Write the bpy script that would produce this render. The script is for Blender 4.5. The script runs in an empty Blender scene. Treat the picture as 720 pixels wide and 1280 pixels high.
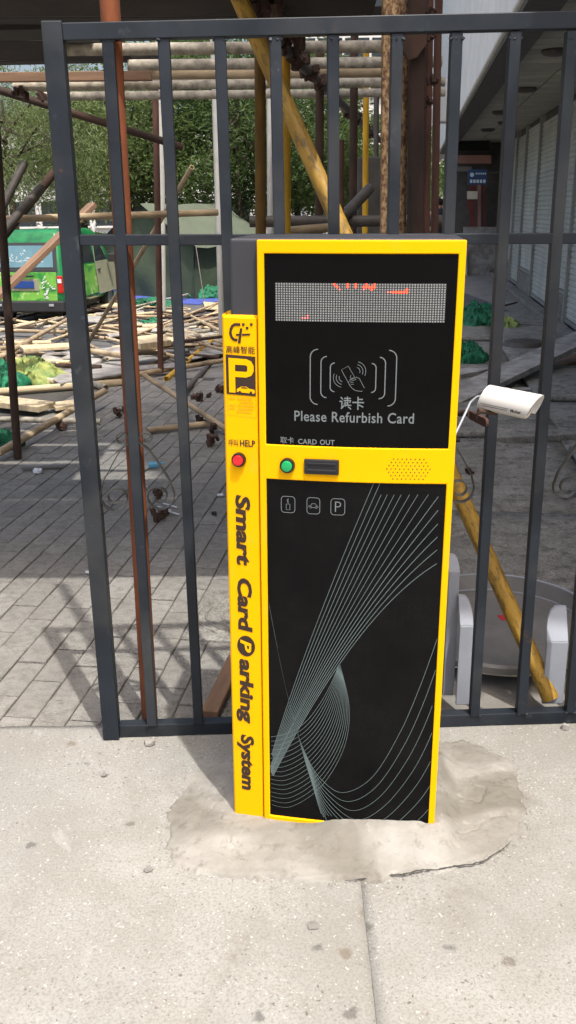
import bpy, bmesh, math, random
from mathutils import Vector, Matrix, Euler, noise as mn
random.seed(7)
R = math.radians
S = bpy.context.scene
COL = S.collection

# ------------------------------------------------------------------ camera, world, sun, exposure
CAM_H, FPX, PITCH, ROLL = 1.52, 1150.0, R(18.35), R(-0.62)
cd = bpy.data.cameras.new('camera'); cam = bpy.data.objects.new('camera', cd); COL.objects.link(cam)
cd.sensor_fit = 'VERTICAL'; cd.sensor_height = 36; cd.sensor_width = 20.25
cd.lens = 36 * FPX / 1280; cd.clip_start = 0.05; cd.clip_end = 2000
CM = Matrix.Rotation(math.pi / 2 - PITCH, 4, 'X') @ Matrix.Rotation(ROLL, 4, 'Z')
CM.translation = (0, 0, CAM_H); cam.matrix_world = CM; S.camera = cam

W = bpy.data.worlds.new('World'); S.world = W; W.use_nodes = True
nt = W.node_tree; bg = nt.nodes['Background']
sk = nt.nodes.new('ShaderNodeTexSky'); sk.sky_type = 'NISHITA'; sk.sun_disc = False
SUN_EL = R(66); SUN_DIR_H = Vector((0.44, -0.90, 0)).normalized()      # horizontal direction towards the sun
sk.sun_elevation = SUN_EL; sk.sun_rotation = math.atan2(SUN_DIR_H.x, SUN_DIR_H.y)
sk.air_density = 1.0; sk.dust_density = 7.0; sk.ozone_density = 1.0
nt.links.new(sk.outputs[0], bg.inputs[0]); bg.inputs[1].default_value = 0.15
sl = bpy.data.lights.new('sun', 'SUN'); sl.energy = 2.45; sl.angle = R(0.8); sl.color = (1, 0.97, 0.92)
sun = bpy.data.objects.new('sun', sl); COL.objects.link(sun)
to_sun = SUN_DIR_H * math.cos(SUN_EL) + Vector((0, 0, math.sin(SUN_EL)))
sun.rotation_euler = to_sun.to_track_quat('Z', 'Y').to_euler(); sun.location = (4, -6, 12)
S.view_settings.view_transform = 'Standard'; S.view_settings.look = 'None'
S.view_settings.exposure = 0.93; S.view_settings.gamma = 1
S.render.resolution_x = 576; S.render.resolution_y = 1024

# ------------------------------------------------------------------ measuring helpers (photo pixel -> place on a known plane)
CP = Vector((0, 0, CAM_H)); CR = CM.to_3x3()
def ray(px, py): return CR @ Vector(((px - 360) / FPX, -(py - 640) / FPX, -1.0))
def PY(px, py, Y): r = ray(px, py); return CP + r * (Y / r.y)
def PZ(px, py, Z=0.0): r = ray(px, py); return CP + r * ((Z - CAM_H) / r.z)
def sm(a, b, x): t = max(0, min(1, (x - a) / (b - a))); return t * t * (3 - 2 * t)
def gz(x, y):      # the ground drops gently towards the road on the far left
    return -0.72 * sm(7.5, 19, y) * (1 - sm(-1.6, 1.6, x - 0.13 * y))
def G(px, py, dz=0.0):
    z = 0.0
    for _ in range(12):
        p = PZ(px, py, z + dz); z = gz(p.x, p.y)
    return p

# ------------------------------------------------------------------ object helpers
def wm(o):
    m = o.matrix_basis.copy()
    if o.parent: m = wm(o.parent) @ o.matrix_parent_inverse @ m
    return m
def put(o, parent=None, local=False):
    COL.objects.link(o)
    if parent:
        o.parent = parent
        if not local: o.matrix_parent_inverse = wm(parent).inverted()
    return o
def tag(o, label=None, cat=None, group=None, kind=None):
    if label: o['label'] = label
    if cat: o['category'] = cat
    if group: o['group'] = group
    if kind: o['kind'] = kind
    return o
def thing(name, label, cat, loc=(0, 0, 0), rot=(0, 0, 0), group=None):
    o = bpy.data.objects.new(name, None); o.location = loc; o.rotation_euler = rot; o.empty_display_size = 0.1
    COL.objects.link(o); return tag(o, label, cat, group)
class MB:
    def __init__(s): s.v = []; s.f = []
    def add(s, vs, fs):
        n = len(s.v); s.v += [tuple(v) for v in vs]; s.f += [tuple(i + n for i in f) for f in fs]; return s
    def box(s, c, d, rot=None):
        c = Vector(c); h = Vector(d) / 2; m = Euler(rot).to_matrix() if rot else None
        vs = []
        for z in (-1, 1):
            for y in (-1, 1):
                for x in (-1, 1):
                    p = Vector((x * h.x, y * h.y, z * h.z)); vs.append(c + (m @ p if m else p))
        return s.add(vs, [(0, 2, 3, 1), (4, 5, 7, 6), (0, 1, 5, 4), (2, 6, 7, 3), (0, 4, 6, 2), (1, 3, 7, 5)])
    def beam(s, a, b, w, h, up=(0, 0, 1)):
        a = Vector(a); b = Vector(b); d = (b - a).normalized(); u = Vector(up)
        if abs(d.dot(u)) > .98: u = Vector((0, 1, 0))
        x = d.cross(u).normalized(); u = x.cross(d)
        vs = [p + x * (sx * w / 2) + u * (sz * h / 2) for p in (a, b) for sx, sz in ((-1, -1), (1, -1), (1, 1), (-1, 1))]
        return s.add(vs, [(0, 1, 2, 3), (7, 6, 5, 4), (0, 4, 5, 1), (1, 5, 6, 2), (2, 6, 7, 3), (3, 7, 4, 0)])
    def tube(s, pts, r, n=10, cap=True):
        pts = [Vector(p) for p in pts]; k = len(pts); rr = r if isinstance(r, (list, tuple)) else [r] * k
        vs = []; px = None
        for i, p in enumerate(pts):
            d = (pts[min(i + 1, k - 1)] - pts[max(i - 1, 0)]).normalized()
            if px is None:
                u = Vector((0, 0, 1)) if abs(d.z) < .9 else Vector((1, 0, 0))
                px = d.cross(u).normalized()
            px = (px - d * px.dot(d)).normalized(); q = d.cross(px)
            for j in range(n):
                t = 2 * math.pi * j / n; vs.append(p + (px * math.cos(t) + q * math.sin(t)) * rr[i])
        fs = [(i * n + j, i * n + (j + 1) % n, (i + 1) * n + (j + 1) % n, (i + 1) * n + j) for i in range(k - 1) for j in range(n)]
        if cap: fs += [tuple(range(n))[::-1], tuple((k - 1) * n + j for j in range(n))]
        return s.add(vs, fs)
    def lathe(s, prof, c=(0, 0, 0), n=24, M=None):
        vs = []; k = len(prof); c = Vector(c)
        for r, z in prof:
            for j in range(n):
                t = 2 * math.pi * j / n; p = Vector((r * math.cos(t), r * math.sin(t), z)); vs.append(c + (M @ p if M else p))
        fs = [(i * n + j, i * n + (j + 1) % n, (i + 1) * n + (j + 1) % n, (i + 1) * n + j) for i in range(k - 1) for j in range(n)]
        fs += [tuple(range(n))[::-1], tuple((k - 1) * n + j for j in range(n))]
        return s.add(vs, fs)
    def prism(s, poly, e):          # polygon (3-D points) pushed along vector e
        n = len(poly); e = Vector(e); P = [Vector(p) for p in poly]
        return s.add(P + [p + e for p in P], [tuple(range(n)), tuple(range(2 * n - 1, n - 1, -1))] + [(i, i + n, (i + 1) % n + n, (i + 1) % n) for i in range(n)])
    def mesh(s, name, m, smooth=None):
        me = bpy.data.meshes.new(name); me.from_pydata(s.v, [], s.f); me.update()
        b = bmesh.new(); b.from_mesh(me); bmesh.ops.recalc_face_normals(b, faces=b.faces); b.to_mesh(me); b.free()
        if m: me.materials.append(m)
        if smooth: me.polygons.foreach_set('use_smooth', [True] * len(me.polygons)); me.set_sharp_from_angle(angle=R(smooth))
        return me
    def build(s, name, m, parent=None, local=False, smooth=None, bevel=0, seg=2):
        o = bpy.data.objects.new(name, s.mesh(name, m, smooth)); put(o, parent, local)
        if bevel:
            b = o.modifiers.new('bevel', 'BEVEL'); b.width = bevel; b.segments = seg; b.limit_method = 'ANGLE'; b.angle_limit = R(40)
        return o

# ------------------------------------------------------------------ materials
def srgb(r, g, b):
    f = lambda c: (c / 255 / 12.92) if c / 255 <= .04045 else ((c / 255 + .055) / 1.055) ** 2.4
    return (f(r), f(g), f(b))
class NB:
    def __init__(s, name):
        s.m = bpy.data.materials.new(name); s.m.use_nodes = True; s.t = s.m.node_tree
        s.b = s.t.nodes['Principled BSDF']; s.out = s.t.nodes['Material Output']; s._c = None
    def n(s, ty, **kw):
        x = s.t.nodes.new(ty)
        for k, v in kw.items():
            if k.startswith('i_'): x.inputs[k[2:].replace('_', ' ')].default_value = v
            elif k.startswith('n_'): x.inputs[int(k[2:])].default_value = v
            else: setattr(x, k, v)
        return x
    def l(s, a, b): s.t.links.new(a, b)
    def co(s, kind='Object'):
        if s._c is None:
            tc = s.n('ShaderNodeTexCoord'); oi = s.n('ShaderNodeObjectInfo')
            v = s.n('ShaderNodeVectorMath', operation='SCALE'); cx = s.n('ShaderNodeCombineXYZ')
            for i in range(3): s.l(oi.outputs['Random'], cx.inputs[i])
            s.l(cx.outputs[0], v.inputs[0]); v.inputs['Scale'].default_value = 17.0
            a = s.n('ShaderNodeVectorMath', operation='ADD'); s.l(tc.outputs[kind], a.inputs[0]); s.l(v.outputs[0], a.inputs[1])
            s._c = a.outputs[0]; s.rnd = oi.outputs['Random']
        return s._c
    def noise(s, scale, detail=5, rough=.55, stretch=None, dist=0):
        c = s.co()
        if stretch:
            mp = s.n('ShaderNodeMapping'); mp.inputs['Scale'].default_value = stretch; s.l(c, mp.inputs[0]); c = mp.outputs[0]
        x = s.n('ShaderNodeTexNoise', i_Scale=scale, i_Detail=detail, i_Roughness=rough, i_Distortion=dist); s.l(c, x.inputs['Vector']); return x.outputs['Fac']
    def vor(s, scale, feature='F1', out='Distance'):
        x = s.n('ShaderNodeTexVoronoi', feature=feature, i_Scale=scale); s.l(s.co(), x.inputs['Vector']); return x.outputs[out]
    def ramp(s, fac, stops):
        x = s.n('ShaderNodeValToRGB'); e = x.color_ramp.elements
        while len(e) < len(stops): e.new(0.5)
        for i, (p, c) in enumerate(stops):
            e[i].position = p; e[i].color = (c, c, c, 1) if isinstance(c, (int, float)) else (*c[:3], 1)
        s.l(fac, x.inputs[0]); return x.outputs[0]
    def mix(s, fac, a, b, mode='MIX'):
        x = s.n('ShaderNodeMix', data_type='RGBA', blend_type=mode)
        for v, i in ((fac, 0), (a, 6), (b, 7)):
            if isinstance(v, (int, float)): x.inputs[i].default_value = v if i == 0 else (v, v, v, 1)
            elif isinstance(v, tuple): x.inputs[i].default_value = (*v[:3], 1)
            else: s.l(v, x.inputs[i])
        return x.outputs[2]
    def math(s, op, a, b=0.0):
        x = s.n('ShaderNodeMath', operation=op)
        for v, i in ((a, 0), (b, 1)):
            if isinstance(v, (int, float)): x.inputs[i].default_value = v
            else: s.l(v, x.inputs[i])
        return x.outputs[0]
    def bump(s, h, strength=.3, dist=.01):
        x = s.n('ShaderNodeBump', i_Strength=strength, i_Distance=dist); s.l(h, x.inputs['Height']); s.l(x.outputs[0], s.b.inputs['Normal'])
    def col(s, c):
        if isinstance(c, tuple): s.b.inputs['Base Color'].default_value = (*c[:3], 1)
        else: s.l(c, s.b.inputs['Base Color'])
    def set(s, rough=None, metal=None, spec=None, coat=None):
        for k, v in (('Roughness', rough), ('Metallic', metal), ('Specular IOR Level', spec), ('Coat Weight', coat)):
            if v is None: continue
            if isinstance(v, (int, float)): s.b.inputs[k].default_value = v
            else: s.l(v, s.b.inputs[k])
        return s.m
def mul(c, k): return tuple(x * k for x in c[:3])
def plain(name, c, rough=.6, metal=0, var=.22, scale=6, bump=.15, bs=60, bd=.003, c2=None, spec=.5, stretch=None, rv=.25):
    """worn, slightly uneven surface: two tones, per-object brightness, fine relief"""
    k = NB(name); f = k.noise(scale, 6, .6, stretch)
    base = k.mix(k.ramp(f, [(.3, 0), (.7, 1)]), mul(c, 1 - var), c2 or mul(c, 1 + var))
    if rv:
        g = k.math('ADD', k.math('MULTIPLY', k.rnd, rv * 2), 1 - rv); base = k.mix(1.0, base, g, 'MULTIPLY')
    k.col(base)
    if bump: k.bump(k.noise(bs, 4, .6, stretch), bump, bd)
    return k.set(rough, metal, spec)
M = {}
# -- sunlit apron: pale, speckled with aggregate, stained
k = NB('apron_concrete')
big = k.noise(1.3, 6, .6); mid = k.noise(7, 6, .65); fine = k.noise(160, 3, .7)
c = k.mix(k.ramp(big, [(.35, 0), (.65, 1)]), srgb(133, 132, 126), srgb(150, 149, 143))
c = k.mix(k.ramp(mid, [(.35, .5), (.6, 0)]), c, srgb(128, 124, 116))
c = k.mix(k.ramp(fine, [(.38, .5), (.55, 0)]), c, srgb(110, 106, 99))
gw = k.n('ShaderNodeTexNoise', i_Scale=70.0, i_Detail=3.0); k.l(k.co(), gw.inputs['Vector']); gs = k.n('ShaderNodeVectorMath', operation='SCALE'); gs.inputs['Scale'].default_value = .022; k.l(gw.outputs['Color'], gs.inputs[0])
ga = k.n('ShaderNodeVectorMath', operation='ADD'); k.l(k.co(), ga.inputs[0]); k.l(gs.outputs[0], ga.inputs[1])
grain = k.n('ShaderNodeTexVoronoi', feature='F1', i_Scale=120.0); k.l(ga.outputs[0], grain.inputs['Vector'])
sep = k.n('ShaderNodeSeparateColor'); k.l(grain.outputs['Color'], sep.inputs[0])
patch = k.ramp(k.noise(2.6, 4, .6), [(.38, .25), (.62, 1)]); gm = k.math('MULTIPLY', patch, k.math('MULTIPLY', k.ramp(grain.outputs['Distance'], [(.20, 1), (.50, 0)]), k.ramp(sep.outputs[0], [(.80, 0), (.95, 1)])))
c = k.mix(k.math('MULTIPLY', gm, .75), c, k.mix(sep.outputs[1], srgb(52, 51, 52), srgb(100, 84, 68)))
gl = k.math('MULTIPLY', k.ramp(grain.outputs['Distance'], [(.2, 1), (.34, 0)]), k.ramp(sep.outputs[2], [(.86, 0), (.9, 1)]))
c = k.mix(k.math('MULTIPLY', gl, .6), c, srgb(190, 186, 178))
v2 = k.n('ShaderNodeTexVoronoi', feature='F1', i_Scale=17.0)
dv = k.n('ShaderNodeVectorMath', operation='ADD'); nz = k.n('ShaderNodeTexNoise', i_Scale=40.0); k.l(k.co(), nz.inputs['Vector'])
sc = k.n('ShaderNodeVectorMath', operation='SCALE'); sc.inputs['Scale'].default_value = .03; k.l(nz.outputs['Color'], sc.inputs[0])
k.l(k.co(), dv.inputs[0]); k.l(sc.outputs[0], dv.inputs[1]); k.l(dv.outputs[0], v2.inputs['Vector'])
s2 = k.n('ShaderNodeSeparateColor'); k.l(v2.outputs['Color'], s2.inputs[0])
bl = k.math('MULTIPLY', k.ramp(v2.outputs['Distance'], [(.16, 1), (.30, 0)]), k.ramp(s2.outputs[0], [(.88, 0), (.90, 1)]))
c = k.mix(k.math('MULTIPLY', bl, .6), c, k.mix(s2.outputs[1], srgb(66, 66, 68), srgb(104, 90, 72)))
dirt = k.noise(2.1, 5, .6, dist=1.2); c = k.mix(k.ramp(dirt, [(.58, 0), (.72, .55)]), c, srgb(112, 106, 97))
scuff = k.noise(3.4, 6, .7, (1, .45, 1), 1.5); c = k.mix(k.ramp(scuff, [(.60, 0), (.70, .35)]), c, srgb(176, 174, 169))
k.col(c); k.bump(k.math('ADD', fine, k.math('MULTIPLY', gm, .5)), .35, .003); M['apron'] = k.set(.9, spec=.25)
# -- smoother mortar of the plinth
k = NB('mortar'); a = k.noise(5, 7, .65); b = k.noise(26, 6, .7); d_ = k.noise(220, 2, .6); st = k.noise(3.1, 4, .5, dist=.8)
c = k.mix(k.ramp(a, [(.32, 0), (.68, 1)]), srgb(126, 123, 115), srgb(152, 149, 142))
c = k.mix(k.ramp(st, [(.44, 0), (.60, .65)]), c, srgb(100, 95, 85))
c = k.mix(k.ramp(b, [(.3, .6), (.45, 0)]), c, srgb(92, 85, 75))
c = k.mix(k.ramp(b, [(.62, 0), (.72, .5)]), c, srgb(172, 166, 155))
k.col(c); k.bump(k.math('ADD', b, k.math('MULTIPLY', d_, .3)), .5, .006); M['mortar'] = k.set(.9, spec=.25)
# -- grey pavers with a pressed wavy relief
k = NB('paver'); a = k.noise(4, 5, .6); b = k.noise(30, 5, .65)
g = k.math('ADD', k.math('MULTIPLY', k.rnd, .18), .91)
c = k.mix(k.ramp(a, [(.3, 0), (.7, 1)]), srgb(120, 117, 111), srgb(140, 137, 130)); c = k.mix(k.ramp(b, [(.35, .55), (.55, 0)]), c, srgb(98, 95, 89))
k.col(k.mix(1.0, c, g, 'MULTIPLY')); vo = k.n('ShaderNodeTexVoronoi', feature='DISTANCE_TO_EDGE', i_Scale=62.0); k.l(k.co(), vo.inputs['Vector'])
k.bump(k.math('ADD', k.ramp(vo.outputs[0], [(.0, 0), (.22, 1)]), k.math('MULTIPLY', b, .5)), .55, .004); M['paver'] = k.set(.85, spec=.3)
M['bed'] = plain('joint_sand', srgb(66, 63, 58), .95, scale=20, bump=.4)
M['floor'] = plain('dusty_floor', srgb(126, 122, 115), .9, var=.25, scale=2.2, bump=.4, bs=30, bd=.01, rv=0)
k = NB('slab_concrete'); a = k.noise(3, 6, .65); b = k.noise(14, 6, .7); d_ = k.noise(90, 3, .7)
c = k.mix(k.ramp(a, [(.35, 0), (.65, 1)]), srgb(122, 119, 112), srgb(150, 147, 139)); c = k.mix(k.ramp(b, [(.36, .75), (.5, 0)]), c, srgb(82, 79, 73)); c = k.mix(k.ramp(b, [(.58, 0), (.68, .6)]), c, srgb(164, 160, 150)); c = k.mix(k.ramp(d_, [(.36, .7), (.5, 0)]), c, srgb(78, 75, 70))
k.col(c); k.bump(k.math('ADD', b, k.math('MULTIPLY', d_, .5)), .4, .006); M['slab'] = k.set(.9, spec=.3)
M['asphalt'] = plain('asphalt', srgb(84, 83, 82), .9, var=.25, scale=3, bump=.4, bs=120, rv=0)
# -- kiosk
k = NB('yellow_paint'); f = k.noise(9, 5, .6); du = k.noise(22, 7, .75, (1, 1, .35)); scr = k.noise(120, 3, .6, (1, 1, .12)); k.col(k.mix(k.ramp(du, [(.56, 0), (.72, .30)]), k.mix(k.ramp(scr, [(.68, 0), (.72, .5)]), k.mix(k.ramp(f, [(.4, 0), (.75, .35)]), (.82, .412, .0004), (.76, .38, .0007)), (.62, .32, .01)), (.58, .36, .06)))
k.bump(k.noise(420, 2, .5), .03, .001); M['yellow'] = k.set(k.ramp(k.noise(14), [(.3, .34), (.7, .48)]), spec=.09)
M['body'] = plain('charcoal_powder_coat', srgb(46, 46, 51), .55, var=.08, scale=12, bump=.08, bs=500, bd=.001, rv=0)
k = NB('black_panel'); f = k.noise(60, 3, .7, (1, 1, .06)); dust = k.noise(6, 6, .7)
k.col(k.mix(k.ramp(dust, [(.45, 0), (.8, .55)]), (.0010, .0010, .0013), (.003, .003, .0034)))
M['panel'] = k.set(k.ramp(dust, [(.3, .04), (.75, .10)]), spec=.13)
k = NB('door_panel'); f = k.noise(160, 3, .7, (1, 1, .05)); dust = k.noise(7, 6, .7)
k.col(k.mix(k.ramp(dust, [(.4, 0), (.8, .8)]), (.0022, .0022, .0027), (.0068, .0068, .007)))
k.bump(f, .12, .001); M['door_panel'] = k.set(k.ramp(dust, [(.3, .12), (.75, .28)]), spec=.14)
M['print_grey'] = plain('grey_print', srgb(104, 110, 112), .5, var=.06, bump=0, rv=0)
M['print_line'] = plain('line_print', srgb(86, 100, 100), .5, var=.1, bump=0, rv=0)
M['print_brown'] = plain('brown_black_print', srgb(46, 28, 16), .5, var=.12, bump=0, rv=0)
M['print_faint'] = plain('faint_ochre_print', srgb(190, 140, 10), .5, var=.1, bump=0, rv=0)
M['led_off'] = plain('unlit_led', srgb(136, 138, 136), .5, var=.1, bump=0, rv=0)
M['led_back'] = plain('display_board', srgb(42, 43, 44), .6, var=.1, bump=0, rv=0)
def emis(name, c, e):
    k = NB(name); k.col(mul(c, .5)); k.b.inputs['Emission Color'].default_value = (*c, 1); k.b.inputs['Emission Strength'].default_value = e; return k.m
M['led_on'] = emis('lit_red_led', (1.0, .05, .02), 2.6)
M['led_dim'] = emis('dim_red_led', (1.0, .22, .2), .8)
k = NB('red_button'); k.col(srgb(214, 22, 34)); M['red'] = k.set(.22, coat=.4)
k = NB('green_button'); k.col(srgb(0, 152, 84)); M['green'] = k.set(.22, coat=.4)
M['chrome'] = plain('dark_bezel_metal', srgb(58, 54, 54), .28, .8, var=.15, bump=0, rv=0)
M['slot'] = plain('black_plastic', srgb(30, 31, 34), .38, var=.1, bump=.05, bs=400, rv=0)
# -- fence paint: dark blue-grey, scuffed
k = NB('fence_paint'); sc_ = k.noise(16, 7, .75); dr = k.noise(5, 5, .6); ch = k.noise(30, 5, .65, (1, 1, .22))
c = k.mix(k.ramp(dr, [(.3, 0), (.7, 1)]), srgb(19, 25, 32), srgb(31, 38, 46))
c = k.mix(k.ramp(sc_, [(.60, 0), (.72, .45)]), c, srgb(84, 87, 88))
c = k.mix(k.ramp(ch, [(.71, 0), (.76, .7)]), c, srgb(176, 176, 172))
ru = k.noise(9, 6, .7); c = k.mix(k.ramp(ru, [(.66, 0), (.74, .7)]), c, srgb(86, 56, 40)); dus = k.noise(2.2, 4, .6); c = k.mix(k.ramp(dus, [(.5, 0), (.75, .22)]), c, srgb(110, 108, 102))
k.col(c); k.bump(sc_, .12, .002); M['fence'] = k.set(k.ramp(dr, [(.3, .38), (.7, .6)]), spec=.35)
M['scroll'] = plain('scroll_iron', srgb(34, 34, 34), .4, .35, var=.4, scale=20, c2=srgb(84, 82, 76), rv=0)
M['rust'] = plain('orange_rust', srgb(92, 50, 30), .85, var=.4, scale=9, c2=srgb(142, 76, 36), bump=.5, bs=70, stretch=(1, 1, .35), rv=.1)
M['rust_dark'] = plain('dark_rust', srgb(50, 38, 31), .85, var=.45, scale=9, c2=srgb(84, 60, 46), bump=.5, bs=70, stretch=(1, 1, .4), rv=.15)
M['rust_black'] = plain('blackened_rust', srgb(34, 27, 23), .85, var=.5, scale=7, c2=srgb(66, 44, 34), bump=.6, bs=60, stretch=(1, 1, .4), rv=0)
M['rust_red'] = plain('red_rust', srgb(78, 50, 40), .85, var=.45, scale=9, bump=.5, stretch=(1, 1, .35), rv=.15)
k = NB('flaked_rust'); f = k.noise(70, 5, .7, (1, 1, .6)); g2 = k.noise(4)
k.col(k.mix(k.ramp(f, [(.42, 0), (.58, 1)]), srgb(92, 62, 40), srgb(184, 152, 112))); k.bump(f, .5, .004); M['flaked'] = k.set(.85)
k = NB('chipped_yellow'); f = k.noise(26, 6, .72, (1, 1, .25)); f2 = k.noise(60, 5, .7, (1, 1, .3))
c = k.mix(k.ramp(f, [(.35, 0), (.7, 1)]), srgb(136, 104, 34), srgb(184, 144, 54)); c = k.mix(k.ramp(f2, [(.50, 0), (.62, .85)]), c, srgb(88, 70, 40))
k.col(c); k.bump(f2, .3, .003); M['ypipe'] = k.set(.6)
M['ypipe_bright'] = plain('bright_yellow_pipe', srgb(196, 146, 18), .55, var=.3, scale=16, c2=srgb(224, 176, 40), bump=.2, stretch=(1, 1, .3), rv=.1)
M['ypipe_dull'] = plain('dull_yellow_pipe', srgb(106, 78, 28), .75, var=.4, scale=20, bump=.3, stretch=(1, 1, .3), rv=.15)
M['pipe_grey'] = plain('cement_stained_pipe', srgb(130, 122, 109), .75, var=.3, scale=22, c2=srgb(190, 180, 160), bump=.4, bs=60, rv=.2)
M['pipe_dark'] = plain('dark_steel_pipe', srgb(84, 78, 72), .6, .2, var=.35, scale=14, bump=.3, rv=.25)
M['bamboo'] = plain('weathered_tan_pole', srgb(142, 121, 94), .8, var=.35, scale=9, c2=srgb(190, 168, 134), bump=.3, stretch=(1, 1, .5), rv=.25)
M['wood'] = plain('raw_timber', srgb(190, 166, 128), .8, var=.25, scale=30, c2=srgb(222, 204, 168), bump=.3, stretch=(1, 1, .12), rv=.2)
M['wood_old'] = plain('old_grey_board', srgb(132, 126, 118), .85, var=.28, scale=7, c2=srgb(170, 166, 160), bump=.4, rv=.2)
M['wood_brown'] = plain('brown_plank', srgb(126, 98, 76), .8, var=.3, scale=24, bump=.3, stretch=(1, 1, .12), rv=.1)
M['deck'] = plain('dark_deck_board', srgb(44, 38, 33), .9, var=.4, scale=5, bump=.4, stretch=(.2, 1, 1), rv=.3)
M['coupler'] = plain('rusty_cast_coupler', srgb(70, 50, 40), .8, .2, var=.4, scale=40, bump=.4, rv=.3)
M['net'] = plain('green_mesh_net', srgb(8, 74, 48), .75, var=.5, scale=16, c2=srgb(26, 128, 88), bump=.6, bs=120, bd=.006, rv=.2)
M['net_yellow'] = plain('yellow_green_net', srgb(40, 116, 66), .75, var=.3, scale=4.5, c2=srgb(176, 176, 96), bump=.6, bs=120, bd=.006, rv=0)
M['white'] = plain('white_enamel', srgb(146, 150, 158), .35, var=.07, scale=10, bump=.04, rv=.03)
M['cream'] = plain('cream_plastic', srgb(206, 196, 176), .45, var=.08, bump=0, rv=0)
M['steel'] = plain('dull_grey_tin', srgb(124, 121, 116), .5, .3, var=.2, scale=7, bump=.15, rv=0)
M['sticker_red'] = plain('red_sticker', srgb(178, 40, 44), .6, bump=0, rv=0)
k = NB('camera_shell'); k.col(srgb(226, 224, 220)); M['shell'] = k.set(.3, .15, coat=.3)
M['paper'] = plain('white_scrap', srgb(206, 208, 210), .8, var=.1, rv=.1)
M['stone'] = plain('grey_rubble', srgb(132, 128, 122), .9, var=.25, scale=20, bump=.4, rv=.2)
k = NB('blue_bottle'); k.col(srgb(110, 190, 220)); k.b.inputs['Transmission Weight'].default_value = .55; M['bottle'] = k.set(.12)
# -- building
M['fascia'] = plain('stained_white_render', srgb(226, 223, 214), .85, var=.08, scale=2.2, c2=srgb(238, 236, 228), bump=.2, rv=0)
M['soffit'] = plain('grimy_soffit_panel', srgb(164, 160, 146), .8, var=.16, scale=3, bump=.1, rv=.12)
M['shutter'] = plain('grey_roller_shutter', srgb(176, 178, 170), .6, .0, var=.15, scale=2, bump=.05, rv=.1)
M['frame_metal'] = plain('shutter_guide', srgb(150, 150, 144), .5, .3, var=.15, rv=.1)
M['darkgap'] = plain('dark_recess', srgb(26, 26, 26), .9, bump=0, rv=0)
M['render_grey'] = plain('grey_render', srgb(84, 81, 76), .9, var=.25, scale=6, bump=.5, bs=25, bd=.01, rv=0)
M['pale_wall'] = plain('pale_far_wall', srgb(200, 198, 194), .9, var=.06, scale=.6, bump=0, rv=.08)
k = NB('window_glass'); k.col(srgb(40, 46, 50)); M['glass'] = k.set(.12, spec=.4)
M['pink'] = plain('faded_pink_fascia', srgb(160, 116, 104), .8, var=.15, bump=0, rv=0)
M['redpanel'] = plain('red_shop_panel', srgb(104, 44, 40), .6, var=.15, bump=0, rv=.1)
M['bluesign'] = plain('blue_sign_sheet', srgb(34, 66, 104), .5, var=.06, bump=0, rv=0)
M['signwhite'] = plain('white_lettering', srgb(196, 208, 218), .5, var=.04, bump=0, rv=0)
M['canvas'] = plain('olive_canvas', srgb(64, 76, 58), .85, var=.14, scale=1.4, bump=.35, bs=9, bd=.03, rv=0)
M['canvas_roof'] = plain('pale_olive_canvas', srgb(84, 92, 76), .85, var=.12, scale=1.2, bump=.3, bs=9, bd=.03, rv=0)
M['tarp'] = plain('blue_tarp', srgb(70, 84, 158), .6, var=.15, rv=0)
# -- vehicles
k = NB('green_van_paint'); f = k.noise(1.6, 4, .6, dist=.6); k.col(k.mix(k.ramp(f, [(.42, 0), (.56, 1)]), srgb(4, 92, 50), srgb(22, 118, 60))); M['van'] = k.set(.3, coat=.4)
k = NB('livery_light_green'); f = k.noise(3.2, 4, .6, dist=.9)
k.col(k.mix(k.ramp(f, [(.36, 0), (.50, 1)]), srgb(40, 128, 50), k.mix(k.ramp(f, [(.58, 0), (.66, 1)]), srgb(112, 170, 66), srgb(176, 200, 140)))); M['livery'] = k.set(.35, coat=.3)
M['van_grey'] = plain('sandy_grey_paint', srgb(142, 142, 120), .4, var=.1, bump=0, rv=0)
k = NB('rear_window_film'); f = k.noise(2.5, 4, .6); k.col(k.mix(f, srgb(62, 96, 108), srgb(108, 144, 152))); M['film'] = k.set(.15, coat=.3)
M['tyre'] = plain('tyre_rubber', srgb(32, 32, 33), .85, var=.15, rv=0)
M['rim'] = plain('steel_rim', srgb(140, 140, 140), .4, .6, var=.1, rv=0)
M['bumper'] = plain('black_bumper', srgb(40, 41, 43), .6, var=.1, rv=0)
k = NB('tail_lamp'); k.col(srgb(190, 24, 26)); M['lamp'] = k.set(.15, coat=.5)
M['platebl'] = plain('blue_plate', srgb(34, 66, 130), .4, var=.05, bump=0, rv=0)
M['silver'] = plain('silver_car_paint', srgb(176, 178, 180), .3, .3, var=.05, bump=0, rv=.1)
M['yellow_letter'] = plain('yellow_letter', srgb(214, 214, 60), .5, bump=0, rv=0)
M['lamp_post'] = plain('pale_post', srgb(174, 172, 164), .6, var=.12, bump=.1, rv=.1)
M['bark'] = plain('bark', srgb(72, 62, 52), .95, var=.3, scale=8, bump=.6, bs=30, bd=.03, stretch=(1, 1, .3), rv=.15)
def leafmat(name, dark, light, trans):
    k = NB(name); ge = k.n('ShaderNodeNewGeometry'); r = ge.outputs['Random Per Island']
    c = k.mix(r, dark, light); k.col(c); k.set(.6, spec=.3)
    tr = k.n('ShaderNodeBsdfTranslucent'); k.l(k.mix(.5, c, trans), tr.inputs[0])
    mx = k.n('ShaderNodeMixShader'); mx.inputs[0].default_value = .45
    k.l(k.b.outputs[0], mx.inputs[1]); k.l(tr.outputs[0], mx.inputs[2]); k.l(mx.outputs[0], k.out.inputs[0]); return k.m
M['leaf_a'] = leafmat('leaf_mid', (.085, .130, .040), (.155, .205, .066), (.12, .18, .03))
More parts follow.
